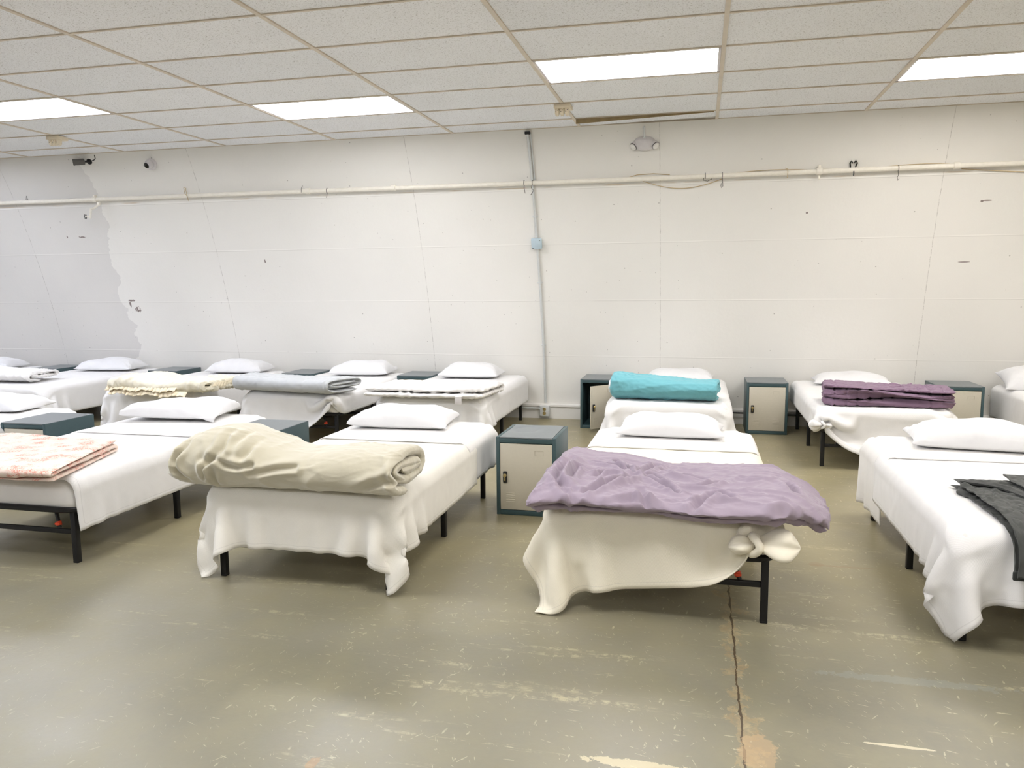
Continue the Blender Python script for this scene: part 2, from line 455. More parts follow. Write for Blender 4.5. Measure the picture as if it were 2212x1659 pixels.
# ceiling boards
def ceil_material():
    t = NT('fissured_ceiling_board'); t.dim = '2D'
    ob = t.n('TexCoord').outputs['Object']
    x, y, _ = t.xyz(ob)
    w = t.n('TexWhiteNoise', noise_dimensions='2D')
    cx = t.math('FLOOR', t.math('DIVIDE', t.math('ADD', x, 3.55), 1.2192)); cyy = t.math('FLOOR', t.math('DIVIDE', t.math('SUBTRACT', y, 3.9754), .6096))
    cmb = t.n('CombineXYZ'); t.l(cx, cmb.inputs[0]); t.l(cyy, cmb.inputs[1]); t.l(cmb.outputs[0], w.inputs['Vector'])
    shade = t.mix(w.outputs['Value'], (*rgb(234, 236, 239), 1), (*rgb(241, 242, 244), 1))
    shade = t.mix(t.ramp(t.noise(ob, 2.5, 3), [(.4, 0.0), (.7, .35)]), shade, (*rgb(231, 232, 234), 1))
    nz = t.noise(t.mapv(ob, (1, 2.2, 1)), 95, 2, .6, .8)
    pit = t.ramp(nz, [(.30, 1.0), (.37, 0.0)])
    vo = t.n('TexVoronoi', voronoi_dimensions='2D'); t.l(ob, vo.inputs['Vector']); vo.inputs['Scale'].default_value = 120
    pin = t.math('MULTIPLY', t.math('LESS_THAN', vo.outputs['Distance'], .2), t.math('GREATER_THAN', t.xyz(vo.outputs['Color'])[0], .8))
    pit = t.math('MAXIMUM', pit, t.math('MULTIPLY', pin, .6))
    col = t.mix(t.math('MULTIPLY', pit, .75), shade, (*rgb(120, 114, 106), 1))
    return t.set(col, .9, 0, .15, t.bump(t.math('SUBTRACT', 1, pit), .3, .003))
M['ceil'] = ceil_material()
ymin = (8.235 + YB) - 7.37
ys = [ymin] + [y for y in RY if y > ymin + .05] + [7.372]
xs = [X0] + [x for x in LX if X0 + .05 < x < X1 - .05] + [X1]
LIGHTS = {}
for k in range(-8, 9, 2):
    for jj, rows_ in ((0, (2, -4, -10)), (1, (3, -3, -9))):
        pass
def is_light(k, j):
    if k % 2: return False
    a = (k // 2) % 2
    return j in ((2, -4, -10) if a else (3, -3, -9))
bm = bmesh.new()
cells_light = []
for a, bx in zip(xs, xs[1:]):
    k = round((a + 3.55) / 1.2192)
    for c, d in zip(ys, ys[1:]):
        j = round((c - 3.9754) / .6096)
        full = abs(bx - a - 1.2192) < .01 and abs(d - c - .6096) < .01
        if full and is_light(k, j):
            cells_light.append((k, j, a, bx, c, d)); continue
        if k == 2 and j == 5:
            # this board has slipped: a wedge-shaped gap opens along the wall
            vs = [(a, c, ZC + .008), (bx, c, ZC + .008), (bx, d - .1, ZC + .008), (a, d, ZC + .008)]
        else:
            vs = [(a, c, ZC + .008), (bx, c, ZC + .008), (bx, d, ZC + .008), (a, d, ZC + .008)]
        bm.faces.new([bm.verts.new(v) for v in vs][::-1])
me = bpy.data.meshes.new('ceiling'); bm.to_mesh(me); bm.free(); me.materials.append(M['ceil'])
tag(link('ceiling', me), kind='structure')
b = MB(); b.quad([(X0, YB, 3.6), (X0, 8.235, 3.6), (X1, 8.235, 3.6), (X1, YB, 3.6)])
tag(b.obj('ceiling_deck', M['plenum'], smooth=0), kind='structure')
# T-bar grid
b = MB()
for x in xs[1:-1]:
    b.box((x, (ymin + 7.36) / 2, ZC + .006), (.027, 7.36 - ymin, .012))
for y in ys[1:-1]:
    b.box(((X0 + X1) / 2, y, ZC + .0065), (X1 - X0, .016, .011))
b.box(((X0 + X1) / 2, 7.362, ZC + .009), (X1 - X0, .012, .016))
tag(b.obj('trim_1', M['tbar'], smooth=0), kind='structure')
# stained strip hanging under the slipped board
b = MB()
yl = RY[-1]; xa, xb_ = LX[9] + .02, LX[10] - .03
vs = [(xa, yl - .004, ZC), (xb_, yl - .004, ZC), (xb_, yl - .004, ZC - .006), (xa, yl - .004, ZC - .04)]
vs2 = [(p[0], p[1] + .01, p[2]) for p in vs]
v1 = [b.bm.verts.new(p) for p in vs]; v2 = [b.bm.verts.new(p) for p in vs2]
b.bm.faces.new(v1); b.bm.faces.new(v2[::-1])
for i in range(4): b.bm.faces.new((v1[i], v1[(i + 1) % 4], v2[(i + 1) % 4], v2[i]))
tag(b.obj('trim_2', M['stain'], smooth=0), kind='structure')

# troffers
def temp(x):
    cool, mid, warm = np.array((.83, .868, 1.0)), np.array((.98, .976, .99)), np.array((1.0, .955, .905))
    f = (x + 7.0) / 8.5
    f = min(1, max(0, f))
    c = cool + (mid - cool) * min(1, f * 2) if f < .5 else mid + (warm - mid) * (f - .5) * 2
    return tuple(float(v) for v in c)
EMIT = 9.0
places = {(2, 2): 'lit ceiling panel light above the lavender duvet bed, above the cream outlet box', (0, 3): 'lit ceiling panel light above the beige comforter, second panel from the left',
          (-2, 2): 'lit ceiling panel light cut by the left edge of the photo', (4, 3): 'lit ceiling panel light cut by the right edge of the photo'}
for k, j, a, bx, c, d in cells_light:
    w, dp = bx - a - .03, d - c - .03
    r = empty('ceiling_light', ((a + bx) / 2, (c + d) / 2, ZC + .006))
    lab = places.get((k, j), 'ceiling panel light outside the photo, in the row %s' % ('over the camera' if j > -6 else 'by the far wall'))
    tag(r, lab, 'ceiling light', 'recessed ceiling panel lights')
    f = MB()
    for sx in (-1, 1): f.box((sx * (w / 2 - .008), 0, .02), (.016, dp, .045))
    for sy in (-1, 1): f.box((0, sy * (dp / 2 - .008), .02), (w, .016, .045))
    f.box((0, 0, .05), (w, dp, .015))
    f.obj('frame', M['white_plastic'], r, smooth=0)
    q = MB(); q.box((0, 0, .006), (w - .03, dp - .03, .008))
    tc = temp((a + bx) / 2)
    dm = bpy.data.materials.get('lit_diffuser_%d' % k) or m_emit('lit_diffuser_%d' % k, tc, EMIT if j > -6 else EMIT)
    q.obj('diffuser', dm, r, smooth=0)

# baseboard
b = MB()
pts = [(-.045, 0), (-.045, .125), (-.06, .132), (-.06, .15), (-.03, .158), (.02, .158), (.02, 0)]
v1 = [b.bm.verts.new((X0, wall_y(.1) + p[0], p[1])) for p in pts]; v2 = [b.bm.verts.new((X1, wall_y(.1) + p[0], p[1])) for p in pts]
for i in range(len(pts)):
    j = (i + 1) % len(pts); b.bm.faces.new((v1[i], v1[j], v2[j], v2[i]))
tag(b.obj('baseboard_back', M['wall_plain'], smooth=0), kind='structure')

# ------------------------------------------------------------------ cloth simulation (plain position-based dynamics on a grid)
def drape(cx, F, H, top, xl, xr, ya, yb, rot=0.0, knot=None, seed=0, h=.036, steps=110, iters=14, hw=.497, zb=.19, pins=None, sag=0):
    """cloth rectangle dropped over a rounded mattress block. returns P (ny,nx,3), spacing"""
    rng = np.random.default_rng(seed)
    nx = int(round((xr - xl) / h)) + 1; ny = int(round((yb - ya) / h)) + 1
    hx = (xr - xl) / (nx - 1); hy = (yb - ya) / (ny - 1)
    U, V = np.meshgrid(np.linspace(xl, xr, nx), np.linspace(ya, yb, ny))
    P = np.zeros((ny, nx, 3))
    c0 = np.array([cx, (F + H) / 2])
    ca, sa = math.cos(rot), math.sin(rot)
    P[..., 0] = c0[0] + (U - c0[0]) * ca - (V - c0[1]) * sa
    P[..., 1] = c0[1] + (U - c0[0]) * sa + (V - c0[1]) * ca
    P[..., 2] = top + .02 + rng.normal(0, .002, U.shape)
    # gentle large ripples so that folds start somewhere
    P[..., 2] += .006 * np.sin(U * 9 + seed) * np.sin(V * 7 + seed * 2)
    W = np.ones((ny, nx, 1))
    r = .045
    bc = np.array([cx, (F + H) / 2, (top + zb) / 2]); bh = np.array([hw, (H - F) / 2, (top - zb) / 2]) - r
    thk = .007
    # start with the overhang already turned down
    ox = np.maximum(np.abs(P[..., 0] - cx) - hw, 0); oy = np.maximum(F - P[..., 1], 0); rr = np.hypot(ox, oy)
    over = rr > 0
    ex = np.where(over, ox / np.maximum(rr, 1e-6), 0) * np.sign(P[..., 0] - cx); ey = -np.where(over, oy / np.maximum(rr, 1e-6), 0)
    bx_ = np.clip(P[..., 0], cx - hw, cx + hw); by_ = np.maximum(P[..., 1], F)
    P[..., 0] = np.where(over, bx_ + ex * (.012 + rr * .22), P[..., 0]); P[..., 1] = np.where(over, by_ + ey * (.012 + rr * .22), P[..., 1])
    P[..., 2] = np.where(over, top + .01 - rr * .95, P[..., 2])
    inner = (np.abs(P[..., 0] - cx) < hw - .075) & (P[..., 1] > F + .07)
    P[inner, 2] = top + .0075; W[inner] = 0; fixed = P[inner].copy()
    kn = None
    if knot:
        kp, kr, ku, kv = knot            # position, radius, cloth coords of the gather
        m = np.hypot(U - ku, (V - kv)) < kr
        m &= ~inner
        kn = m; start = P[m].copy(); rel = start - start.mean(0)
    Q = P.copy()
    cons = []
    def add(sl, rest, k):
        cons.append((sl, rest, k))
    def pairs(dy, dx, rest, k):
        # split in colour sets along the dominant axis
        ax = 1 if dx != 0 else 0
        st = abs(dx) if ax == 1 else abs(dy)
        n = nx if ax == 1 else ny
        for off in range(2 * st):
            idx = [i for i in range(n - st) if (i // st) % 2 == (off // st) and i % st == off % st]
            if not idx: continue
            idx = np.array(idx)
            if ax == 1:
                if dy == 0: A = (slice(None), idx); B = (slice(None), idx + st)
                elif dy > 0: A = (slice(0, ny - dy), idx); B = (slice(dy, ny), idx + st)
                else: A = (slice(-dy, ny), idx); B = (slice(0, ny + dy), idx + st)
            else:
                A = (idx, slice(None)); B = (idx + st, slice(None))
            add((A, B), rest, k)
    pairs(0, 1, hx, 1); pairs(1, 0, hy, 1)
    dg = math.hypot(hx, hy)
    pairs(1, 1, dg, .2); pairs(-1, 1, dg, .2)
    pairs(0, 2, 2 * hx, .08); pairs(2, 0, 2 * hy, .08)
    dt = 1 / 45
    for s in range(steps):
        vel = (P - Q) * (.985 if s < 45 else .9)
        vel = np.clip(vel, -.03, .03)
        Q = P.copy()
        P = P + vel; P[..., 2] -= 9.8 * dt * dt * .8
        if kn is not None:
            f = min(1, s / 45); f = f * f * (3 - 2 * f)
            tgt = np.array(kp) + rel * (1 - f * .82)
            P[kn] = (start.mean(0) * (1 - f) + np.array(kp) * f) + rel * (1 - .82 * f)
            if s == 0: W[kn] = 0
        P[inner] = fixed
        for it in range(iters):
            for (A, B), rest, k in cons:
                a, b_ = P[A], P[B]
                d = b_ - a
                L = np.sqrt((d * d).sum(-1, keepdims=True)) + 1e-9
                wa, wb = W[A], W[B]
                ws = wa + wb; ws[ws == 0] = 1
                e = (L - rest)
                if k < .2: e = np.minimum(e, 0)       # bending: only resists folding
                c = d / L * (k * e / ws)
                P[A] = a + wa * c; P[B] = b_ - wb * c
        # collisions: mattress block, floor
        q = P - bc
        aq = np.abs(q) - bh
        out = np.maximum(aq, 0)
        lo = np.sqrt((out * out).sum(-1))
        ins = np.minimum(aq.max(-1), 0)
        d = lo + ins - r
        hit = d < thk
        if hit.any():
            nrm = np.where((lo > 1e-7)[..., None], out / np.maximum(lo, 1e-7)[..., None], (aq == aq.max(-1, keepdims=True)).astype(float)) * np.sign(q)
            nl = np.linalg.norm(nrm, axis=-1, keepdims=True); nrm = nrm / np.maximum(nl, 1e-9)
            push = (thk - d)[..., None] * nrm
            P[hit] += push[hit]
            mv = (P - Q); tn = mv - (mv * nrm).sum(-1, keepdims=True) * nrm
            P[hit] -= (tn * .75)[hit]
        P[..., 2] = np.maximum(P[..., 2], .008)
    return P, hx, hy

def upsample(P):
    """Catmull-Rom doubling in both grid directions"""
    def up(A):
        n = A.shape[0]
        B = np.zeros((2 * n - 1,) + A.shape[1:])
        B[::2] = A
        p0 = np.concatenate([2 * A[:1] - A[1:2], A[:-2]]); p1 = A[:-1]; p2 = A[1:]; p3 = np.concatenate([A[2:], 2 * A[-1:] - A[-2:-1]])
        B[1::2] = (-p0 + 9 * p1 + 9 * p2 - p3) / 16
        return B
    return up(up(P).swapaxes(0, 1)).swapaxes(0, 1)

def wrinkle(P, freq, seed, stretch=(1, 1, 1), ridge=1.0):
    """cheap domain-warped ridge noise in -.5 .. .5"""
    rng = np.random.default_rng(seed)
    q = P * np.array(stretch) * freq
    tot = np.zeros(P.shape[:-1]); wsum = 0
    for o in range(5):
        d1 = rng.normal(size=(3, 3)); ph = rng.uniform(0, 6.28, 3)
        w = np.sin(q @ d1 * .55 + ph)
        w2 = np.sin(q @ rng.normal(size=(3, 3)) * .9 + ph[::-1] + 1.3 * w)
        d2 = rng.normal(size=3); d2 /= np.linalg.norm(d2)
        s = np.sin(q @ d2 * 2.0 + w @ np.array([1.5, 1.1, .8]) + w2 @ np.array([.7, .5, .4]) + ph[0])
        gate = np.clip(.5 + .9 * np.sin(q @ rng.normal(size=3) * .7 + w2[..., 0] * 1.4 + ph[1]), 0, 1)
        if o < 4 * ridge: v = (1 - np.abs(s)) ** 3.0 * gate * 1.5 + .12 * s
        else: v = .35 + .3 * s
        a = .66 ** o
        tot += a * v; wsum += a
        q = q * 1.6
    return tot / wsum - .3

def grid_normals(P):
    du = np.gradient(P, axis=1); dv = np.gradient(P, axis=0)
    n = np.cross(du, dv); return n / np.maximum(np.linalg.norm(n, axis=-1, keepdims=True), 1e-9)

def cloth_object(name, P, hx, hy, mat, parent=None, thick=.005, fine=.004, seed=1, sub=1):
    for _ in range(sub):
        P = upsample(P); hx /= 2; hy /= 2
    N = grid_normals(P)
    if N[..., 2].mean() < 0: N = -N
    wob = wrinkle(P, 6.0, seed) * fine * 2 + wrinkle(P, 17.0, seed + 5) * fine * .6
    P = P + N * (wob[..., None] + fine * .7)
    ny, nx = P.shape[:2]
    idx = np.arange(ny * nx).reshape(ny, nx)
    F = np.stack([idx[:-1, :-1], idx[:-1, 1:], idx[1:, 1:], idx[1:, :-1]], -1).reshape(-1, 4)
    me = bpy.data.meshes.new(name)
    org = P.reshape(-1, 3).mean(0); org[2] = P[..., 2].min()
    me.from_pydata((P.reshape(-1, 3) - org).tolist(), [], F.tolist())
    uu, vv = np.meshgrid(np.arange(nx) * hx, np.arange(ny) * hy)
    ed = np.minimum(np.minimum(uu, uu.max() - uu), np.minimum(vv, vv.max() - vv))
    li = np.zeros(len(me.loops), dtype=np.int32); me.loops.foreach_get('vertex_index', li)
    uvl = me.uv_layers.new(name='UVMap'); uvl.data.foreach_set('uv', np.stack([uu.ravel()[li], vv.ravel()[li]], -1).ravel())
    uv2 = me.uv_layers.new(name='edge'); uv2.data.foreach_set('uv', np.stack([ed.ravel()[li], 0 * ed.ravel()[li]], -1).ravel())
    me.materials.append(mat)
    me.polygons.foreach_set('use_smooth', [True] * len(me.polygons))
    o = link(name, me, parent, tuple(org))
    s = o.modifiers.new('thickness', 'SOLIDIFY'); s.thickness = thick; s.offset = 0
    return o

# ------------------------------------------------------------------ swept quilts and comforters
def resample(C, n):
    C = np.array(C, float)
    s = np.concatenate([[0], np.cumsum(np.linalg.norm(np.diff(C, axis=0), axis=1))])
    t = np.linspace(0, s[-1], n)
    return np.stack([np.interp(t, s, C[:, 0]), np.interp(t, s, C[:, 1])], -1), s[-1]

def spiral(a, b, turns, gap, expo=2.6, th0=-90, dirn=1, flat=0):
    pts = []
    N = int(turns * 60)
    for i in range(N + 1):
        tt = math.radians(th0) + dirn * i / 60 * 2 * PI
        k = gap * i / 60
        ra, rb = max(a - k, .012), max(b - k, .008)
        c, s = math.cos(tt), math.sin(tt)
        pts.append((ra * math.copysign(abs(c) ** (2 / expo), c), b + rb * math.copysign(abs(s) ** (2 / expo), s)))
    return pts

def serpentine(w, n, th, start=1, jitter=0.0, seed=0):
    """n layers of width w stacked at th, the first turn at +w/2 when start=1"""
    rng = random.Random(seed)
    pts = []
    sgn = start
    for k in range(n):
        z = th * (k + .5)
        w0 = w / 2 - rng.uniform(0, jitter); w1 = w / 2 - rng.uniform(0, jitter)
        xs_ = np.linspace(-sgn * w0, sgn * (w1 - th / 2), 14)
        if k > 0: xs_ = xs_[1:]
        pts += [(x, z) for x in xs_]
        if k < n - 1:
            for q in range(1, 8):
                an = -PI / 2 + PI * q / 8
                pts.append((sgn * (w1 - th / 2 + th / 2 * math.cos(an)), z + th / 2 + th / 2 * math.sin(an)))
        sgn = -sgn
    return pts

def sweep(name, C, th, stations, mat, n=110, endlen=3, parent=None, wr=.006, wf=8, seed=3, stretch=(1, 1, 1), quilt=None, sub=1, ridge=.8, fine=.3, post=None):
    """cross-section C (centre line of a padded sheet, 2-D) swept along stations: dicts o, A, B, sa, sb, ts"""
    C, Ltot = resample(C, n)
    tg = np.gradient(C, axis=0); tg /= np.linalg.norm(tg, axis=1, keepdims=True)
    nr = np.stack([-tg[:, 1], tg[:, 0]], -1)
    s = np.linspace(0, Ltot, n)
    dend = np.minimum(s, Ltot - s)
    prof = np.sqrt(np.clip(1 - (1 - np.clip(dend / (th * .5), 0, 1)) ** 2, .02, 1))
    S = len(stations); V = np.zeros((S, 2 * n, 3))
    for i, st in enumerate(stations):
        e = min(i, S - 1 - i)
        k = 1.0 if e >= endlen else math.sqrt(max(0, 1 - (1 - e / endlen) ** 2)) * 1.0
        half = th * .5 * prof * max(k, .02) * st.get('ts', 1)
        if quilt: half = half * (1 - quilt[0] * (np.abs(np.sin(PI * s / quilt[1])) < .22) * 1.0) * (1 - quilt[0] * (abs(math.sin(PI * st['t'] / quilt[2])) < .2))
        c2 = C.copy()
        off = nr * half[:, None]
        loop = np.concatenate([c2 + off, (c2 - off)[::-1]])
        loop = loop * np.array([st.get('sa', 1), st.get('sb', 1)])
        V[i] = np.array(st['o']) + loop[:, :1] * np.array(st['A']) + loop[:, 1:] * np.array(st['B'])
    m = 2 * n
    idx = np.arange(S * m).reshape(S, m)
    nxt = np.roll(idx, -1, axis=1)
    F = np.stack([idx[:-1], nxt[:-1], nxt[1:], idx[1:]], -1).reshape(-1, 4).tolist()
    for i in (0, S - 1):                       # close the two side hems
        for a in range(n - 1):
            q = (idx[i, a], idx[i, a + 1], idx[i, m - 2 - a], idx[i, m - 1 - a])
            F.append(q if i else q[::-1])
    P = V.reshape(-1, 3)
    org = P.mean(0); org[2] = P[:, 2].min()
    me = bpy.data.meshes.new(name)
    me.from_pydata((P - org).tolist(), [], F)
    bm = bmesh.new(); bm.from_mesh(me); bmesh.ops.recalc_face_normals(bm, faces=bm.faces); bm.to_mesh(me); bm.free()
    if wr:
        N = np.zeros(len(me.vertices) * 3); me.vertex_normals.foreach_get('vector', N); N = N.reshape(-1, 3)
        d = wrinkle(P, wf, seed, stretch, ridge) * wr * 2 + wrinkle(P, wf * 3, seed + 9, stretch, ridge) * wr * fine * 2
        P2 = P + N * d[:, None]
        if post is not None: P2 = post(P2)
        me.vertices.foreach_set('co', (P2 - org).ravel())
    me.materials.append(mat)
    me.polygons.foreach_set('use_smooth', [True] * len(me.polygons))
    o = link(name, me, parent, tuple(org))
    if sub:
        sb = o.modifiers.new('subdivision', 'SUBSURF'); sb.levels = sub; sb.render_levels = sub
    return o

def creases(cs):
    """pinched star creases: (centre, reach, depth, number of folds)"""
    def f(P):
        P = P.copy()
        for c, R, amp, n in cs:
            d = P - np.array(c); r = np.linalg.norm(d, axis=1)
            an = np.arctan2(d[:, 2] + .35 * d[:, 1], d[:, 0])
            w = an + .5 * np.sin(an * 2 + n) + .35 * np.sin(r * 22 + n)
            fold = np.abs(np.sin(w * n / 2)) ** .45
            sect = .35 + .65 * np.clip(.5 + .5 * np.sin(an * 1.0 + n * 1.3) + .4 * np.sin(an * 3 + n), 0, 1)
            fold = 1 - (1 - fold) * sect
            k = np.exp(-(r / R) ** 2) * np.clip(r / (R * .25), 0, 1)
            pin = np.exp(-(r / (R * .16)) ** 2)
            P[:, 1] += amp * (1 - fold) * k + amp * .9 * pin
            P[:, 2] -= amp * .5 * (1 - fold) * k + amp * .5 * pin
        return P
    return f

def furrows(lines, ax, direction, depth, width, side=None):
    """creases pressed along poly-lines given in the plane of axes ax, with a ridge on either side"""
    def f(P):
        P = P.copy()
        q = P[:, list(ax)]
        disp = np.zeros(len(P))
        for n, L in enumerate(lines):
            best = np.full(len(P), 9.0); along = np.zeros(len(P)); tot = len(L) - 1
            for i, (a, b) in enumerate(zip(L, L[1:])):
                a, b = np.array(a), np.array(b); ab = b - a
                t_ = np.clip(((q - a) @ ab) / (ab @ ab + 1e-12), 0, 1)
                d = np.linalg.norm(q - a - t_[:, None] * ab, axis=1)
                k = d < best
                best = np.where(k, d, best); along = np.where(k, (i + t_) / tot, along)
            tap = .35 + .65 * np.sin(PI * np.clip(.15 + .85 * (1 - along), 0, 1))
            w = width * (.7 + .5 * ((n * 37) % 10) / 10)
            disp += tap * depth * (np.exp(-(best / w) ** 2) - .75 * np.exp(-((best - 2.3 * w) / (1.3 * w)) ** 2))
        m = np.ones(len(P)) if side is None else side(P)
        return P + (disp * m)[:, None] * np.array(direction)
    return f
def chain(*fs):
    def g(P):
        for f in fs: P = f(P)
        return P
    return g

def line_stations(p0, p1, n, f=None):
    """stations from p0 to p1; the section's first axis lies level across the path, its second is up"""
    p0, p1 = np.array(p0, float), np.array(p1, float)
    d = (p1 - p0); L = np.linalg.norm(d); d /= L
    A = np.cross(d, (0, 0, 1.0)); A /= np.linalg.norm(A)        # to the right of the path
    out = []
    for i in range(n):
        t_ = i / (n - 1)
        # denser at the ends
        te = .5 - .5 * math.cos(PI * t_) ; te = .5 * t_ + .5 * te
        st = dict(o=p0 + (p1 - p0) * te, A=-A, B=np.array((0, 0, 1.0)), t=te * L, u=te)
        if f: f(st, te)
        out.append(st)
    return out

# ------------------------------------------------------------------ pillows
def pillow(label, cx, cyy, z, rz, w=.64, d=.42, hgt=.135, seed=0, tilt=0.0, sag=.0, twist=0.0, lean=0.0):
    n, m = 46, 34
    rng = np.random.default_rng(seed)
    U, V = np.meshgrid(np.linspace(-1, 1, n), np.linspace(-1, 1, m))
    # cosine spacing towards the seams
    U = np.sin(U * PI / 2 * .94) / math.sin(PI / 2 * .94); V = np.sin(V * PI / 2 * .94) / math.sin(PI / 2 * .94)
    T = np.clip(1 - np.abs(U) ** 3.2, 0, 1) ** .48 * np.clip(1 - np.abs(V) ** 2.6, 0, 1) ** .52
    ear = (np.abs(U) * np.abs(V)) ** 6
    X = w / 2 * U * (1 - .055 * (1 - V ** 2) * np.abs(U) ** 3 + .03 * ear)
    Y = d / 2 * V * (1 - .06 * (1 - U ** 2) * np.abs(V) ** 3 + .03 * ear)
    lump = 1 + .10 * np.sin(U * 2.3 + seed) * np.cos(V * 1.9 + seed * 1.7) + .06 * np.sin(U * 5 + V * 3 + seed)
    Pt = np.stack([X, Y, hgt * .70 * T * lump + hgt * .16], -1); Pb = np.stack([X, Y, hgt * .16 - hgt * .22 * T ** .7], -1)
    Pt[..., 2] += twist * U * V * hgt; Pb[..., 2] += twist * U * V * hgt * .2
    rad = np.stack([X, Y, 0 * X], -1)
    cr = wrinkle(np.stack([X * 1.0, Y * 1.6, 0 * X], -1), 7.5, seed + 11, ridge=.7)
    cr2 = wrinkle(np.stack([np.arctan2(np.abs(Y) - d * .5, np.abs(X) - w * .5), X * .8, Y], -1), 5, seed + 4, ridge=.9)
    edge = (1 - T)
    Pt[..., 2] += cr * .022 * (.5 + edge) * (T > 0) + cr2 * .024 * edge * np.sqrt(T + 1e-6)
    Pt[0] = Pb[0]; Pt[-1] = Pb[-1]; Pt[:, 0] = Pb[:, 0]; Pt[:, -1] = Pb[:, -1]
    idx = np.arange(n * m).reshape(m, n); idb = idx + n * m
    F = np.stack([idx[:-1, :-1], idx[:-1, 1:], idx[1:, 1:], idx[1:, :-1]], -1).reshape(-1, 4).tolist()
    F += np.stack([idb[:-1, :-1], idb[1:, :-1], idb[1:, 1:], idb[:-1, 1:]], -1).reshape(-1, 4).tolist()
    P = np.concatenate([Pt.reshape(-1, 3), Pb.reshape(-1, 3)])
    P[:, 2] -= P[:, 2].min()
    me = bpy.data.meshes.new('pillow'); me.from_pydata(P.tolist(), [], F)
    bm = bmesh.new(); bm.from_mesh(me); bmesh.ops.remove_doubles(bm, verts=bm.verts, dist=1e-5); bmesh.ops.recalc_face_normals(bm, faces=bm.faces); bm.to_mesh(me); bm.free()
    me.materials.append(M['pillow']); me.polygons.foreach_set('use_smooth', [True] * len(me.polygons))
    o = link('pillow', me, None, (cx, cyy, z), (lean, tilt, rz))
    sb = o.modifiers.new('subdivision', 'SUBSURF'); sb.levels = 1; sb.render_levels = 1
    return tag(o, label, 'pillow', 'white pillows at the bed heads')

# ------------------------------------------------------------------ beds
TOP = .462
LEGX = .436
def bed_proto(L, legs):
    r = empty('bed', (0, 0, 0))
    # mattress with fitted sheet: rounded box
    bm = bmesh.new(); bmesh.ops.create_cube(bm, size=1)
    bmesh.ops.scale(bm, vec=(.965, L - .012, TOP - .276), verts=bm.verts)
    bmesh.ops.bevel(bm, geom=bm.edges[:], offset=.065, segments=5, affect='EDGES', profile=.5)
    bmesh.ops.translate(bm, vec=(0, L / 2, (TOP + .276) / 2), verts=bm.verts)
    b = MB(); b.bm.free(); b.bm = bm
    b.obj('mattress', M['mattress'], r, smooth=60)
    # frame loop with rounded corners, square-section
    b = MB()
    for ya, yb in ((0, L * .498), (L * .502, L)):
        hw, rr = .475, .09
        pts = []
        for sx, sy, a0 in ((1, 1, 0), (-1, 1, 90), (-1, -1, 180), (1, -1, 270)):
            cxx = sx * (hw - rr); cyy = (yb - rr - .015) if sy > 0 else (ya + rr + .015)
            for q in range(7):
                an = math.radians(a0 + 15 * q)
                pts.append((cxx + rr * math.cos(an), cyy + rr * math.sin(an), .288))
        b.tube(pts, .0165, 8, closed=True)
        for k in range(1, 6):
            y = ya + (yb - ya) * k / 6
            b.box((0, y, .286), (2 * hw, .012, .008))
    b.obj('frame', M['black'], r)
    for y in legs:
        for s in (-1, 1):
            b = MB(); b.box((s * LEGX, y, .143), (.03, .03, .286), .003)
            b.box((s * LEGX, y, .006), (.0306, .0306, .012), .003)
            b.obj('leg', M['black'], r)
        b = MB(); b.box((0, y, .165), (2 * LEGX - .03, .02, .024), .003)
        b.obj('cross_bar', M['black'], r)
        if y != legs[1]:
            for s in (-1, 1):
                yy = y + (.006 if y < L / 2 else -.006)
                b = MB()
                p0, p1 = Vector((s * (LEGX - .1), yy, .176)), Vector((s * (LEGX - .14), yy + (.02 if y < L / 2 else -.02), .286))
                b.tube([p0, p1], .0095, 8)
                br = b.obj('brace', M['black'], r)
                q = MB(); m0 = p0.lerp(p1, .12); m1 = p0.lerp(p1, .30)
                q.tube([m0, m1], .0135, 8); q.box(m0.lerp(m1, .5) + Vector((0, -.008, 0)), (.03, .014, .012), .003)
                q.obj('clip', M['orange'], br)
    return r
FF, FH = 3.255, 5.135
BF, BH = 6.345, 8.115
front_proto = bed_proto(FH - FF, (.05, .86, 1.69))
back_proto = bed_proto(BH - BF, (.05, .85, 1.67))
used = {}
def place_bed(proto, x, y, label):
    o = proto if not used.get(proto.name) else copy_tree(proto)
    used[proto.name] = 1
    o.location = (x, y, 0)
    return tag(o, label, 'bed', 'black folding beds')
XB = dict(B0=-5.24, B1=-3.57, B2=-1.83, B3=-.15, B4=1.475, C1=-8.42, C2=-6.75, C3=-5.1, G=-3.6, W=-2.27, T=-.24, P=1.385, R=3.16)
bl = dict(B0='black folding bed at the left edge, near row, left of the coral print quilt', B1='black folding bed carrying the folded coral print quilt', B2='black folding bed carrying the big beige plush roll',
          B3='black folding bed carrying the lavender duvet, red clip showing under its foot', B4='black folding bed carrying the charcoal trousers, at the right edge')
for k in ('B0', 'B1', 'B2', 'B3', 'B4'): place_bed(front_proto, XB[k], FF, bl[k])
bl = dict(C1='black folding bed by the wall at the far left edge of the photo', C2='black folding bed by the wall under the plain white folded duvet', C3='black folding bed by the wall under the ruffled cream duvet',
          G='black folding bed by the wall under the pale grey comforter', W='black folding bed by the wall under the flat white comforter with a tag', T='black folding bed by the wall under the teal roll',
          P='black folding bed by the wall under the dusty purple quilt', R='black folding bed by the wall at the right edge of the photo')
for k in ('C1', 'C2', 'C3', 'G', 'W', 'T', 'P', 'R'): place_bed(back_proto, XB[k], BF, bl[k])

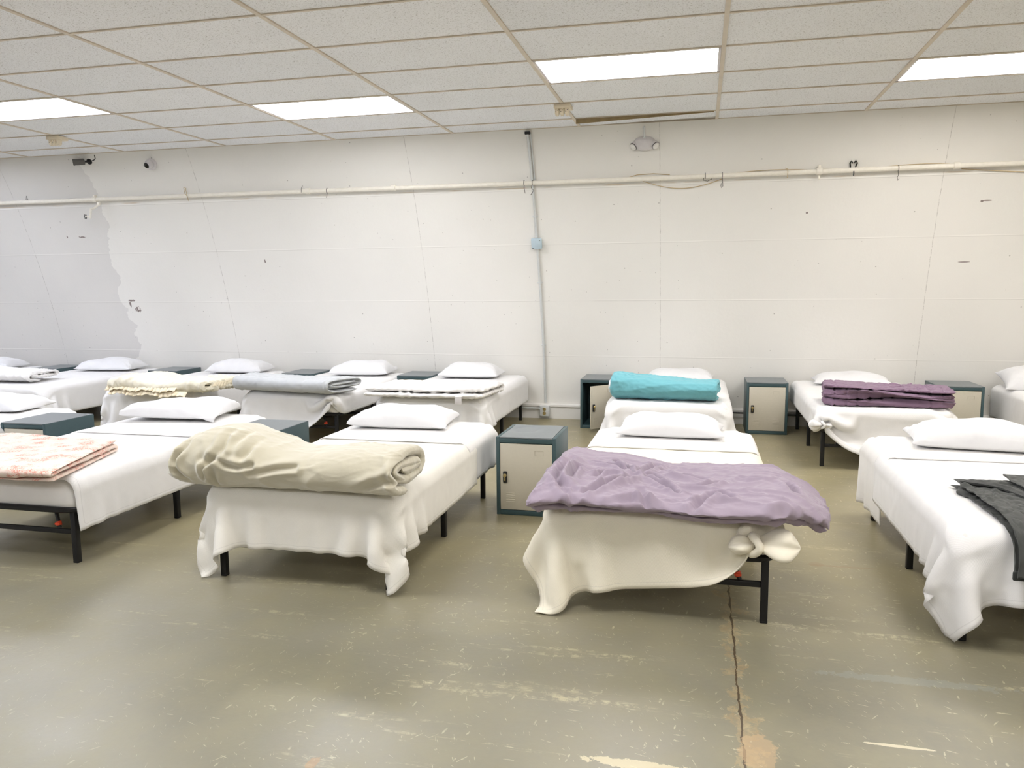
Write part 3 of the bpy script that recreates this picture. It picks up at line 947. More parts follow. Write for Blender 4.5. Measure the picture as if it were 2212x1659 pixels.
def blanket(key, mat, label, xl=.26, xr=.26, foot=.27, yend=None, rot=0.0, knot=None, seed=0, fine=.003, name='blanket', cat='blanket', group='white cotton bed blankets', ya=None, top=TOP, xhw=.497):
    front = key[0] == 'B'
    F, H = (FF, FH) if front else (BF, BH)
    cx = XB[key]
    ya = F - foot if ya is None else ya
    yb = yend if yend else (4.62 if front else H - .02)
    if knot:
        side, kz, kr, dx = knot
        kx = cx + side * (.485 - dx)
        knot = ((kx, F - .045, kz), kr, cx + side * (.485 + .09), ya + .06)
    P, hx, hy = drape(cx, F, H, top, cx - .485 - xl, cx + .485 + xr, ya, yb, rot, knot, seed, hw=xhw)
    o = cloth_object(name, P, hx, hy, mat, fine=fine, seed=seed)
    return tag(o, label, cat, group), P

def knot_part(parent, pos, mat, s=1.0, seed=0, flip=1):
    """a tied lump of cloth: a twisted band with two loose lobes"""
    rng = np.random.default_rng(seed)
    b = MB()
    def lobe(c, rad, dirv, sd):
        n, m = 40, 24
        d = np.array(dirv, float); d /= np.linalg.norm(d)
        up_ = np.array((0, 0, 1.0)); a = np.cross(d, up_); a /= np.linalg.norm(a); bb = np.cross(a, d)
        rings = []
        for i in range(m + 1):
            f = i / m
            rr = rad * (math.sin(PI * min(1, f * .95 + .05)) ** .6) * (.45 + .75 * f if f < .8 else 1.05 - (f - .8) * 1.2)
            ring = []
            for k in range(n):
                an = 2 * PI * k / n
                fold = 1 + .26 * math.sin(3 * an + sd + f * 2.0) * (1 - f * .3) + .12 * math.sin(5 * an + sd * 2)
                p = np.array(c) + d * f * rad * 2.1 + (a * math.cos(an) + bb * math.sin(an) * .8) * rr * fold
                ring.append(b.bm.verts.new(p.tolist()))
            rings.append(ring)
        for A, B in zip(rings, rings[1:]):
            for k in range(n): b.bm.faces.new((A[k], A[(k + 1) % n], B[(k + 1) % n], B[k]))
        b.bm.faces.new(rings[0][::-1]); b.bm.faces.new(rings[-1])
    x, y, z = pos
    lobe((x, y, z), .066 * s, (flip * .95, -.1, .0), 1.0 + seed)
    lobe((x, y, z), .042 * s, (-flip * .9, -.25, -.1), 2.0 + seed)
    pts = []
    for k in range(15):
        an = 2 * PI * k / 15
        pts.append((x + .012 * s * math.cos(an * 2), y - .012 * s + .026 * s * math.cos(an), z + .03 * s * math.sin(an)))
    b.tube(pts, .013 * s, 9, closed=True, radii=None)
    me = b.mesh('knot', mat, 70)
    me.uv_layers.new(name='UVMap'); e = me.uv_layers.new(name='edge')
    e.data.foreach_set('uv', [1.0] * (2 * len(me.loops)))
    o = link('knot', me)
    o.parent = parent; o.matrix_parent_inverse = Matrix.Translation(-Vector(parent.location))
    return o

import time
T0 = time.time()
# front row
blanket('B0', M['blanket'], 'white blanket on the bed at the left edge of the near row', seed=1)
bo, _ = blanket('B1', M['blanket'], 'white blanket hanging off the right side of the coral print quilt bed', ya=FF + .005, xr=.24, yend=4.44, seed=2)
blanket('B2', M['blanket_ivory'], 'ivory blanket draped under the beige plush roll, pointed corners near the floor', foot=.25, xl=.235, xr=.235, yend=4.56, seed=3)
bo, P3 = blanket('B3', M['blanket_cream'], 'cream waffle blanket tied in a knot under the lavender duvet', foot=.275, xl=.285, xr=.17, yend=4.66, rot=.10, knot=(1, .385, .26, .10), seed=4)
knot_part(bo, (.235, FF - .065, .375), M['blanket_cream'], 1.25, 1)
blanket('B4', M['blanket'], 'white blanket draped under the charcoal trousers at the right edge', foot=.24, xl=.235, xr=.29, yend=4.65, seed=5)
# sheets at the heads of the near row
for key, lab, xl, xr, y0 in (('B0', 'white sheet under the pillow at the left edge of the near row', .2, .2, 4.45), ('B1', 'white sheet under the pillow behind the coral print quilt', .2, .12, 4.3), ('B2', 'white sheet hanging off the bed head behind the beige plush roll', .2, .22, 4.42),
                             ('B3', 'white sheet under the pillow behind the lavender duvet', .2, .2, 4.5), ('B4', 'white sheet hanging off the bed head behind the charcoal trousers', .33, .2, 4.5)):
    cx = XB[key]
    P, hx, hy = drape(cx, FF, FH, TOP + .008, cx - .485 - xl, cx + .485 + xr, y0, FH + .01, 0, None, 20 + int(key[1]), hw=.494, steps=60)
    tag(cloth_object('bed_sheet', P, hx, hy, M['sheet'], fine=.002, seed=30 + int(key[1])), lab, 'bed sheet', 'white sheets at the near bed heads')
# row by the wall
blanket('C1', M['blanket'], 'white blanket on the bed at the far left by the wall', seed=11)
blanket('C2', M['blanket'], 'white blanket draped under the plain white folded duvet', seed=12, xr=.26)
blanket('C3', M['blanket'], 'white blanket draped under the ruffled cream duvet, corner hanging low', seed=13)
bo, _ = blanket('G', M['blanket'], 'white blanket bunched at one corner under the pale grey comforter', seed=14, foot=.32, xr=.16, knot=(1, .40, .18, .04))
blanket('W', M['blanket'], 'white blanket draped under the flat white comforter with a tag', seed=15, foot=.27, xr=.23)
blanket('T', M['blanket'], 'white blanket hanging long at the sides under the teal roll', seed=16, foot=.30, xl=.32, xr=.32)
bo, _ = blanket('P', M['blanket'], 'white blanket knotted at one corner under the dusty purple quilt', seed=17, foot=.33, xl=.16, knot=(-1, .345, .18, .03))
knot_part(bo, (XB['P'] - .455, BF - .06, .345), M['blanket'], .78, 4, -1)
blanket('R', M['blanket'], 'white blanket on the bed at the right edge by the wall', seed=18)
print('cloth', time.time() - T0)

# ------------------------------------------------------------------ pillows
ZP = TOP + .016
pillow('white pillow at the left edge of the near row, left of a locker', -5.37, 5.0, ZP, .12, .66, .42, .15, 1)
pillow('white pillow on the bed with the coral print quilt', XB['B1'] - .09, 4.92, ZP, .14, .68, .42, .145, 2, twist=.3)
pillow('white pillow behind the beige plush roll', XB['B2'] - .11, 4.94, ZP, .10, .66, .40, .155, 3, twist=.2)
pillow('white pillow behind the lavender duvet', -.165, 4.96, ZP, -.02, .64, .38, .15, 4)
pillow('white pillow with an open case end behind the charcoal trousers', 1.56, 4.93, ZP, -.12, .70, .44, .16, 5)
pillow('white pillow at the far left edge by the wall', XB['C1'] + .05, 7.8, ZP, .1, .62, .4, .14, 6)
pillow('white pillow by the wall behind the plain white folded duvet', XB['C2'] + .02, 7.84, ZP, .12, .68, .42, .15, 7)
pillow('white pillow by the wall behind the ruffled cream duvet', XB['C3'] + .06, 7.85, ZP, .1, .64, .40, .16, 8)
pillow('white pillow by the wall behind the pale grey comforter', XB['G'] + .05, 7.86, ZP, .1, .64, .42, .17, 9)
pillow('white pillow by the wall behind the flat white tagged comforter', XB['W'] - .04, 7.83, ZP, .06, .62, .42, .165, 10)
pillow('white pillow by the wall half hidden behind the teal roll', XB['T'] + .06, 7.84, ZP, 0, .64, .40, .14, 11)
pillow('white pillow by the wall behind the dusty purple quilt', XB['P'] - .0, 7.84, ZP, -.08, .66, .42, .125, 12)
pillow('white pillow by the wall at the right edge, cut by the photo', 2.97, 7.82, ZP + .02, -.1, .64, .42, .18, 13, lean=.25)

# ------------------------------------------------------------------ comforters
LAV_LINES = [[(-0.272, 3.508), (-0.371, 3.632), (-0.487, 3.711)], [(-0.271, 3.493), (-0.329, 3.363), (-0.379, 3.31)], [(-0.261, 3.465), (-0.364, 3.3), (-0.456, 3.173)], [(-0.272, 3.508), (-0.327, 3.641), (-0.385, 3.767)], [(-0.265, 3.51), (-0.225, 3.662), (-0.186, 3.772)], [(-0.251, 3.513), (-0.195, 3.524), (-0.141, 3.445)], [(-0.221, 3.488), (-0.153, 3.4), (-0.075, 3.278)], [(-0.591, 3.726), (-0.607, 3.455), (-0.59, 3.281), (-0.463, 3.133)], [(-0.621, 3.332), (-0.551, 3.179), (-0.454, 3.072), (-0.344, 3.012)], [(-0.543, 3.291), (-0.547, 3.406), (-0.538, 3.533)], [(0.187, 3.528), (0.239, 3.495), (0.299, 3.493)], [(-0.032, 3.043), (0.016, 3.171), (0.054, 3.228)], [(-0.344, 3.12), (-0.257, 3.163), (-0.153, 3.135)], [(0.054, 3.253), (0.092, 3.241), (0.141, 3.197)], [(0.366, 3.507), (0.39, 3.428), (0.401, 3.351)], [(-0.152, 3.677), (-0.076, 3.564), (0.03, 3.525)], [(-0.45, 3.426), (-0.415, 3.495), (-0.342, 3.494)], [(0.283, 3.064), (0.334, 3.12), (0.383, 3.085)], [(-0.058, 3.391), (0.029, 3.381), (0.097, 3.451)], [(-0.235, 3.299), (-0.189, 3.103), (-0.189, 3.01)]]
BEIGE_LINES = [[(-2.186, 0.629), (-2.236, 0.581), (-2.248, 0.526)], [(-2.182, 0.629), (-2.141, 0.677), (-2.151, 0.73)], [(-2.181, 0.584), (-2.201, 0.537), (-2.211, 0.497)], [(-2.165, 0.634), (-2.116, 0.602), (-2.05, 0.593), (-1.983, 0.604)], [(-2.011, 0.705), (-2.021, 0.667), (-2.035, 0.636)], [(-2.397, 0.628), (-2.394, 0.558), (-2.357, 0.513)], [(-2.341, 0.684), (-2.383, 0.636), (-2.398, 0.605)], [(-1.975, 0.751), (-1.879, 0.725), (-1.767, 0.699)], [(-1.317, 0.667), (-1.28, 0.64)], [(-1.327, 0.579), (-1.298, 0.552), (-1.272, 0.509)], [(-1.302, 0.675), (-1.258, 0.612), (-1.29, 0.552)], [(-2.242, 0.627), (-2.209, 0.613), (-2.186, 0.629)], [(-2.094, 0.694), (-2.075, 0.74), (-2.041, 0.764)], [(-2.002, 0.561), (-1.853, 0.595), (-1.771, 0.602)], [(-1.468, 0.506), (-1.382, 0.548), (-1.305, 0.566)]]
zt = TOP + .012
# beige plush roll
def f_beige(st, u):
    hump = math.exp(-((u - .22) / .17) ** 2)
    dip = math.exp(-((u - .58) / .13) ** 2)
    st['sb'] = .80 + .36 * hump - .10 * dip + .05 * u
    st['sa'] = 1.0 + .05 * hump - .05 * dip
    if u < .06: st['sb'] *= .8 + .2 * u / .06; st['sa'] *= .85 + .15 * u / .06
    st['ts'] = 1.0
C = spiral(.215, .115, 2.15, .062, 2.4, -100, -1)
o = sweep('comforter', C, .062, line_stations((-2.465, 3.385, zt + .012), (-1.285, 3.35, zt + .012), 170, f_beige), M['beige'], n=240, endlen=8, wr=.007, wf=9, seed=5, stretch=(.6, 1, 1), ridge=.75, fine=.3, post=chain(furrows(BEIGE_LINES, (0, 2), (0, 1, -.25), .024, .014, lambda P: np.clip((3.36 - P[:, 1]) * 12, 0, 1)), creases([((-2.19, 3.18, .625), .10, .012, 5)])))
tag(o, 'thick beige plush comforter rolled across the bed foot', 'comforter', 'folded bedcovers on the bed feet')

# lavender duvet: folded, slumped over the right edge
def lav_st():
    out = []
    n = 190
    path = []
    for i in range(400):
        s = i / 399 * 1.22
        x = -.69 + s
        if x < .30: path.append((x, 0, 0))
        else:
            e = x - .30
            an = min(e / .16, 1) * .5
            px_, pz_ = path[-1][0], path[-1][1]
            ds = 1.22 / 399
            path.append((px_ + math.cos(an) * ds, pz_ - math.sin(an) * ds, an))
    for i in range(n):
        te = i / (n - 1)
        te2 = .5 * te + .5 * (.5 - .5 * math.cos(PI * te))
        x, dz, an = path[min(399, int(te2 * 399))]
        peak = math.exp(-((x + .60) / .075) ** 2)
        yc = 3.585 - .10 * te2 + .02 * math.sin(te2 * 7)
        wob = 1 + .04 * math.sin(te2 * 11) + .03 * math.sin(te2 * 23 + 1)
        st = dict(o=np.array((x, yc, zt + dz - .004)), A=np.array((0, 1.0, 0)), B=np.array((math.sin(an), 0, math.cos(an))), t=te2 * 1.22, u=te2)
        st['sb'] = (.76 + .1 * te2 + .25 * peak + .1 * math.sin(te2 * 9)) * (1 - .15 * max(0, te2 - .8) / .2)
        st['sa'] = (1.70 - .34 * te2) * wob * (1 - .42 * max(0, (te2 - .78) / .22) ** 1.3) * (1 + .0 * peak)
        out.append(st)
    return out
C = serpentine(.50, 2, .062, 1) + []
C = [(-.25, .02), (-.15, .018), (0, .022), (.15, .022), (.24, .028), (.262, .046), (.25, .068), (.2, .08), (.1, .078), (0, .084), (-.1, .086), (-.2, .08), (-.255, .062), (-.272, .034)]
o = sweep('duvet', C, .055, lav_st(), M['lav'], n=220, endlen=9, wr=.012, wf=9, seed=8, stretch=(.6, 1.1, 1), ridge=1, fine=.3, post=furrows(LAV_LINES, (0, 1), (0, 0, -1), .026, .013, lambda P: np.clip((P[:, 2] - zt - .03) * 25, 0, 1)))
tag(o, 'crumpled lavender duvet folded across the bed foot, slumping over one side', 'duvet', 'folded bedcovers on the bed feet')

# coral print quilt
def f_quilt(st, u):
    k = max(0, (u - .55) / .45)
    st['sa'] = 1 - .08 * k
    st['o'] = st['o'] + np.array((0, .02 * math.sin(u * 5), 0))
C = serpentine(.84, 3, .024, 1, .03, 2)
st = line_stations((-4.16, 3.49, zt), (-3.17, 3.49, zt), 90, f_quilt)
for s_ in st:
    # the visible short side runs back at an angle
    s_['A'] = np.array((-.33 * s_['u'] ** 2, 1.0, 0))
o = sweep('quilt', C, .0225, st, M['toile'], n=130, endlen=3, wr=.006, wf=14, seed=12, ridge=.6, post=lambda P: P + np.stack([0 * P[:, 0], 0 * P[:, 0], .006 * np.sin(P[:, 0] * 9 + P[:, 2] * 70)], -1) * np.clip((P[:, 2:] - zt) * 40, 0, 1))
tag(o, 'coral and cream toile print quilt folded flat on the bed foot', 'quilt', 'folded bedcovers on the bed feet')

# charcoal trousers hanging over the foot of the right bed
def leg_path(pts, n):
    pts = np.array(pts, float)
    s = np.concatenate([[0], np.cumsum(np.linalg.norm(np.diff(pts, axis=0), axis=1))])
    tt = np.linspace(0, s[-1], n)
    P = np.stack([np.interp(tt, s, pts[:, i]) for i in range(3)], -1)
    for _ in range(6): P[1:-1] = .25 * P[:-2] + .5 * P[1:-1] + .25 * P[2:]
    return P, tt
def strip(name, pts, widths, C, th, mat, parent=None, seed=0, n=60, wr=.016, wf=14):
    P, tt = leg_path(pts, n)
    wd = np.interp(np.linspace(0, 1, n), np.linspace(0, 1, len(widths)), widths)
    sts = []
    for i in range(n):
        d = P[min(i + 1, n - 1)] - P[max(i - 1, 0)]; d /= np.linalg.norm(d)
        A = np.cross(d, np.cross((1.0, 0, 0), d) if abs(d[0]) < .9 else (0, 0, 1.0)); 
        A = np.array((1.0, 0, 0)) - d * d[0]; A /= np.linalg.norm(A)
        B = np.cross(d, A); 
        if B[2] < 0 or (abs(B[2]) < .15 and B[1] > 0): B = -B
        sts.append(dict(o=P[i], A=A * wd[i], B=B, t=tt[i], u=i / n))
    return sweep(name, C, th, sts, mat, n=70, endlen=2, parent=parent, wr=wr, wf=wf, seed=seed, stretch=(1.2, .8, .8), ridge=1, fine=.5)
tr = empty('trousers', (1.4, 3.6, TOP))
tag(tr, 'charcoal canvas trousers folded over the foot of the right-hand bed', 'trousers')
C2 = [(-.5, .012), (-.2, .008), (.2, .008), (.46, .012), (.52, .028), (.46, .044), (.1, .046), (-.2, .042), (-.48, .04)]
C2 = [(a, b) for a, b in C2]
def keep(o):
    o.parent = tr; o.matrix_parent_inverse = Matrix.Translation(-Vector(tr.location)); return o
keep(strip('leg', [(1.31, 3.90, zt + .0), (1.30, 3.7, zt), (1.27, 3.4, zt), (1.255, 3.26, zt - .01), (1.25, 3.195, zt - .05), (1.245, 3.175, zt - .10), (1.24, 3.165, zt - .165)], [.34, .33, .29, .26, .22, .2, .19], C2, .016, M['charcoal'], seed=21))
keep(strip('leg', [(1.60, 3.92, zt + .02), (1.56, 3.7, zt + .03), (1.52, 3.4, zt + .03), (1.49, 3.24, zt + .015), (1.47, 3.165, zt - .06), (1.46, 3.15, zt - .12), (1.455, 3.14, zt - .195)], [.5, .48, .42, .36, .3, .27, .26], C2, .016, M['charcoal'], seed=22))
keep(strip('waistband', [(1.17, 3.84, zt + .045), (1.3, 3.72, zt + .052), (1.36, 3.5, zt + .05), (1.385, 3.36, zt + .045), (1.395, 3.25, zt + .02), (1.39, 3.18, zt - .05)], [.075, .07, .06, .06, .055, .05], [(-.5, .004), (0, .01), (.5, .004)], .012, M['charcoal_seam'], seed=23, wr=.004))
for x, y, z, w in ((1.242, 3.152, zt - .145, .185), (1.457, 3.127, zt - .175, .255)):
    b = MB(); b.box((x, y, z), (w, .016, .035), .006)
    me = b.mesh('hem', M['charcoal_seam'], 60); o = link('hem', me); keep(o)

# teal roll
def f_teal(st, u):
    st['sb'] = 1.0 + .16 * math.exp(-((u - .06) / .1) ** 2) + .05 * math.sin(u * 6) - .08 * u
    st['sa'] = 1 + .05 * math.sin(u * 5 + 1)
C = spiral(.185, .085, 1.8, .055, 2.6, -80, -1)
o = sweep('comforter', C, .055, line_stations((-.70, 6.60, zt + .026), (.165, 6.52, zt + .026), 90, f_teal), M['teal'], n=140, endlen=7, wr=.009, wf=18, seed=31, stretch=(.5, 1.2, 1.2), ridge=1, fine=.5)
tag(o, 'rolled teal comforter on a bed foot by the wall', 'comforter', 'folded bedcovers on the bed feet')
C = spiral(.13, .055, 1.5, .04, 2.4, -80, -1)
li = sweep('lining', C, .04, line_stations((-.735, 6.60, zt + .05), (-.60, 6.60, zt + .05), 12), M['pillow'], n=70, endlen=4, wr=.006, wf=14, seed=32)
li['label'] = 'white lining showing at the end of the teal roll'
li.parent = o; li.matrix_parent_inverse = Matrix.Translation(-Vector(o.location))

# dusty purple quilt, many thin puffed layers
def f_purp(st, u):
    st['sb'] = 1.05 - .15 * u + .05 * math.sin(u * 4)
    st['sa'] = (1 + .03 * math.sin(u * 9)) * (1 - .30 * math.exp(-(u / .07) ** 2) - .15 * math.exp(-((1 - u) / .05) ** 2))
    st['A'] = np.array((.12, 1.0, 0.0))
C = serpentine(.52, 5, .030, -1, .07, 5)
o = sweep('quilt', C, .029, line_stations((.96, 6.60, zt), (1.90, 6.60, zt), 120, f_purp), M['purple'], n=210, endlen=5, wr=.007, wf=24, seed=41, ridge=.9, quilt=(.35, .11, .085), fine=.4, post=lambda P: P + np.stack([0 * P[:, 0], .02 * np.sin(P[:, 0] * 11 + P[:, 2] * 90), .009 * np.sin(P[:, 0] * 8 + P[:, 2] * 50)], -1) * np.clip((P[:, 2:] - zt) * 30, 0, 1))
tag(o, 'dusty purple puffed quilt folded in layers on a bed foot by the wall', 'quilt', 'folded bedcovers on the bed feet')

# pale grey comforter
def f_grey(st, u):
    st['sb'] = 1.06 - .1 * math.sin(u * 3.1) - .04 * u
    st['sa'] = 1.0
    st['A'] = np.array((.32 * u, 1.0, 0.0))
C = spiral(.23, .066, 1.75, .042, 3.4, -60, -1)
o = sweep('comforter', C, .042, line_stations((-4.15, 6.53, zt + .021), (-3.06, 6.40, zt + .021), 80, f_grey), M['grey'], n=140, endlen=4, wr=.006, wf=20, seed=51, quilt=(.28, .25, .27), fine=.6)
tag(o, 'pale grey quilted comforter folded on a bed foot by the wall', 'comforter', 'folded bedcovers on the bed feet')

# flat white comforter with a care tag
def f_white(st, u):
    st['sb'] = 1.0 + .12 * math.sin(u * 9) * u
    st['A'] = np.array((.1, 1.0, 0.0))
    k = max(0, (u - .8) / .2)
    st['sa'] = 1 - .1 * k
C = serpentine(.62, 2, .045, 1, .02, 3)
o = sweep('comforter', C, .044, line_stations((-2.80, 6.52, zt), (-1.72, 6.52, zt), 80, f_white), M['duvet'], n=130, endlen=5, wr=.013, wf=17, seed=61, ridge=.9, fine=.5)
tag(o, 'flat white comforter with a care tag folded on a bed foot by the wall', 'comforter', 'folded bedcovers on the bed feet')
b = MB(); b.box((0, 0, -.03), (.06, .003, .06), .001); b.box((0, .012, .003), (.06, .03, .003), .001)
ct = link('care_tag', b.mesh('care_tag', M['white_plastic']))
ct.parent = o; ct.matrix_parent_inverse = Matrix.Translation(-Vector(o.location)); ct.location = (-1.95, 6.185, zt + .022)

# cream duvet with ruffles
def f_cream(st, u):
    st['sb'] = 1.0 + .25 * math.exp(-((u - .15) / .2) ** 2) + .12 * math.sin(u * 9)
    st['sa'] = 1 - .12 * max(0, (u - .75) / .25)
    st['A'] = np.array((.18, 1.0, 0.0))
C = serpentine(.56, 2, .055, -1, .03, 9)
cd = sweep('duvet', C, .05, line_stations((-5.33, 6.46, zt), (-4.31, 6.44, zt), 100, f_cream), M['cream'], n=130, endlen=5, wr=.016, wf=15, seed=71, ridge=.9, fine=.5)
tag(cd, 'cream duvet with ruffled edges folded on a bed foot by the wall', 'duvet', 'folded bedcovers on the bed feet')
def ruffle(p0, p1, drop, seed, amp=.022, cycles=20):
    rng = random.Random(seed)
    n = 260; m = 6
    P = np.zeros((m, n, 3))
    ph = 0
    for i in range(n):
        u = i / (n - 1); ph += 2 * PI * cycles / n * rng.uniform(.1, 1.9)
        base = np.array(p0) * (1 - u) + np.array(p1) * u
        for j in range(m):
            f = j / (m - 1)
            P[j, i] = base + np.array((.004 * math.cos(ph) * f, -.045 * f + amp * f * math.sin(ph) * (.6 + .4 * math.sin(u * 31)), -drop * f * (.85 + .2 * math.sin(u * 17 + seed)) + .006 * math.sin(ph * .5) * f))
    idx = np.arange(n * m).reshape(m, n)
    F = np.stack([idx[:-1, :-1], idx[:-1, 1:], idx[1:, 1:], idx[1:, :-1]], -1).reshape(-1, 4)
    me = bpy.data.meshes.new('ruffle'); me.from_pydata(P.reshape(-1, 3).tolist(), [], F.tolist()); me.materials.append(M['ruffle'])
    me.polygons.foreach_set('use_smooth', [True] * len(me.polygons))
    o = link('ruffle', me); o.modifiers.new('thickness', 'SOLIDIFY').thickness = .003
    o.parent = cd; o.matrix_parent_inverse = Matrix.Translation(-Vector(cd.location))
    return o
ruffle((-5.40, 6.21, zt + .052), (-4.62, 6.17, zt + .05), .045, 1)
ruffle((-5.36, 6.20, zt + .018), (-4.5, 6.15, zt + .012), .05, 2)
r3 = ruffle((-4.26, 6.2, zt + .1), (-4.20, 6.72, zt + .1), .05, 3, .012, 14)

# plain white folded duvet at the left
def f_c2(st, u):
    st['sb'] = 1.0 - .3 * u + .12 * math.exp(-((u - .2) / .15) ** 2)
    st['A'] = np.array((-.15, 1.0, 0.0))
C = spiral(.25, .065, 1.4, .05, 2.8, -100, -1)
o = sweep('duvet', C, .05, line_stations((-7.6, 6.72, zt + .025), (-6.58, 6.72, zt + .025), 80, f_c2), M['duvet'], n=120, endlen=5, wr=.012, wf=16, seed=81, ridge=.9, fine=.5)
tag(o, 'plain white duvet folded on a bed foot at the left, by the wall', 'duvet', 'folded bedcovers on the bed feet')

# ------------------------------------------------------------------ lockers
LW, LD, LH = .375, .45, .492
def locker(door_angle=0.0, dent=False):
    r = empty('locker', (0, 0, 0))
    w, d, h = LW, LD, LH
    b = MB()
    th = .022
    for s in (-1, 1): b.box((s * (w / 2 - th / 2), d / 2, h / 2), (th, d, h), .002)
    b.box((0, d - .006, h / 2), (w - .02, .008, h - .02))
    b.box((0, d / 2, .016), (w - 2 * th, d - .004, .03), .002)
    b.box((0, .012, h - .022), (w - 2 * th + .004, .02, .028), .002)
    b.obj('body', M['teal_steel'], r)
    b = MB()
    n = 12
    wd = w - 2 * th - .004 if dent else w - .004
    bm = b.bm; grid = []
    for i in range(n + 1):
        row = []
        for k in range(n + 1):
            x = -wd / 2 + wd * k / n; y = .002 + (d - .006) * i / n
            z = h + (.001 if dent else .0025)
            if dent:
                z -= .022 * math.exp(-(((x + .06) / .07) ** 2 + ((y - .30) / .09) ** 2))
            row.append(bm.verts.new((x, y, z)))
        grid.append(row)
    low = [[bm.verts.new((v.co.x, v.co.y, h - .006)) for v in row] for row in grid]
    for i in range(n):
        for k in range(n):
            bm.faces.new((grid[i][k], grid[i][k + 1], grid[i + 1][k + 1], grid[i + 1][k]))
            bm.faces.new((low[i][k], low[i + 1][k], low[i + 1][k + 1], low[i][k + 1]))
    for k in range(n):
        bm.faces.new((grid[0][k], low[0][k], low[0][k + 1], grid[0][k + 1])); bm.faces.new((grid[n][k], grid[n][k + 1], low[n][k + 1], low[n][k]))
        bm.faces.new((grid[k][0], grid[k + 1][0], low[k + 1][0], low[k][0])); bm.faces.new((grid[k][n], low[k][n], low[k + 1][n], grid[k + 1][n]))
    b.obj('lid', M['lid_steel'], r)
    # door hung on its right side
    dw, dh = w - 2 * th - .004, h - .075
    hinge = Vector((w / 2 - th - .002, .004, 0))
    b = MB()
    b.box((-dw / 2, .006, h / 2 - .003), (dw, .014, dh), .002)
    zl = .03 + .052
    for xx in ((-dw * .80, -dw * .24) if not dent else (-dw * .80, -dw * .24)):
        for k in range(5):
            b.box((xx, -.001, .085 + k * .0135), (.058, .004, .0055), .0018)
    # name plate rim
    px, pz = -dw * .25, h - .095
    for s in (-1, 1): b.box((px + s * .027, -.002, pz), (.002, .003, .03))
    b.box((px, -.002, pz + .015), (.056, .003, .002)); b.box((px - .02, -.002, pz - .015), (.018, .003, .002)); b.box((px + .02, -.002, pz - .015), (.018, .003, .002))
    dr = b.obj('door', M['door_steel'], r, hinge, (0, 0, door_angle))
    b = MB(); b.box((-dw + .032, -.006, h * .49), (.026, .014, .072), .005)
    lk = b.obj('lock', M['lock'], dr)
    b = MB(); b.lathe([(.004, 0), (.011, .001), (.011, .008), (.008, .012)], (-dw + .032, -.012, h * .515), (0, -1, 0), 14)
    b.box((-dw + .032, -.026, h * .515), (.006, .008, .02), .002)
    for k in range(4): b.box((-dw + .032, -.0135, h * .49 - .004 - k * .006), (.009, .003, .004), .001)
    b.obj('knob', M['brass'], lk)
    return r
lk0 = locker(); lkd = locker(0, True); lko = locker(math.radians(-0), False)
def place_locker(o, x, y, label, rz=0):
    o.location = (x, y, 0); o.rotation_euler = (0, 0, rz)
    return tag(o, label, 'locker', 'small steel bedside lockers')
place_locker(lkd, -1.022, 4.60, 'teal steel locker with a dented top left of the lavender duvet')
BY = 7.672
first = True
for x, y, rz, lab in ((-4.57, 4.43, 0, 'teal steel locker left of the coral print quilt, front of the near row'), (-2.83, 4.46, 0, 'teal steel locker peeking out behind the beige plush roll'),
                  (-7.54, BY, 0, 'teal steel locker by the wall left of the plain white duvet bed head'), (-5.93, BY, 0, 'teal steel locker by the wall left of the ruffled cream duvet bed'),
                  (-4.24, BY, 0, 'teal steel locker, only its top showing behind the pale grey comforter'), (-2.90, BY, 0, 'teal steel locker by the wall left of the flat white comforter bed'),
                  (.632, BY, 0, 'closed teal steel locker between the teal roll and the dusty purple quilt'), (2.285, BY, 0, 'teal steel locker by the wall right of the dusty purple quilt')):
    o = lk0 if first else copy_tree(lk0)
    first = False
    place_locker(o, x, y, lab, rz)
place_locker(lko, -.957, BY, 'teal steel locker with its door ajar, by the wall left of the teal roll bed')
for ch in [c for c in COL.objects if c.parent == lko and c.name.startswith('door')]: ch.rotation_euler = (0, 0, math.radians(50))

# ------------------------------------------------------------------ pipe, conduit, fittings on the wall
def on_wall(x, z, off=0.0):
    return Vector((x, wall_y(z), z)) + wall_n(z) * off
PZ = 2.40
py_ = wall_y(PZ) - .045
b = MB(); b.tube([(X0 + .02, py_, PZ + .006), (-5.0, py_, PZ + .006), (-2.8, py_, PZ), (-.4, py_, PZ - .004), (2.6, py_, PZ + .004), (X1 - .02, py_, PZ + .004)], .0215, 14)
pr = empty('sprinkler_pipe', (-2.9, py_, PZ)); tag(pr, 'cream painted pipe running along the whole wall under the ceiling', 'pipe')
def sub(o, root): o.parent = root; o.matrix_parent_inverse = Matrix.Translation(-Vector(root.location)); return o
sub(b.obj('pipe', M['pipe_paint']), pr)
for x in (-6.55, -3.96, 1.0, -3.02 + 0, 2.1):
    b = MB(); b.lathe([(.022, 0), (.03, .004), (.03, .05), (.022, .054)], (x - .027, py_, PZ + (.004 if x > -4 else .006)), (1, 0, 0), 14)
    if x in (-6.55, 1.0): b.box((x, py_ + .02, PZ + .03), (.02, .07, .05), .004)
    sub(b.obj('coupling', M['pipe_paint']), pr)
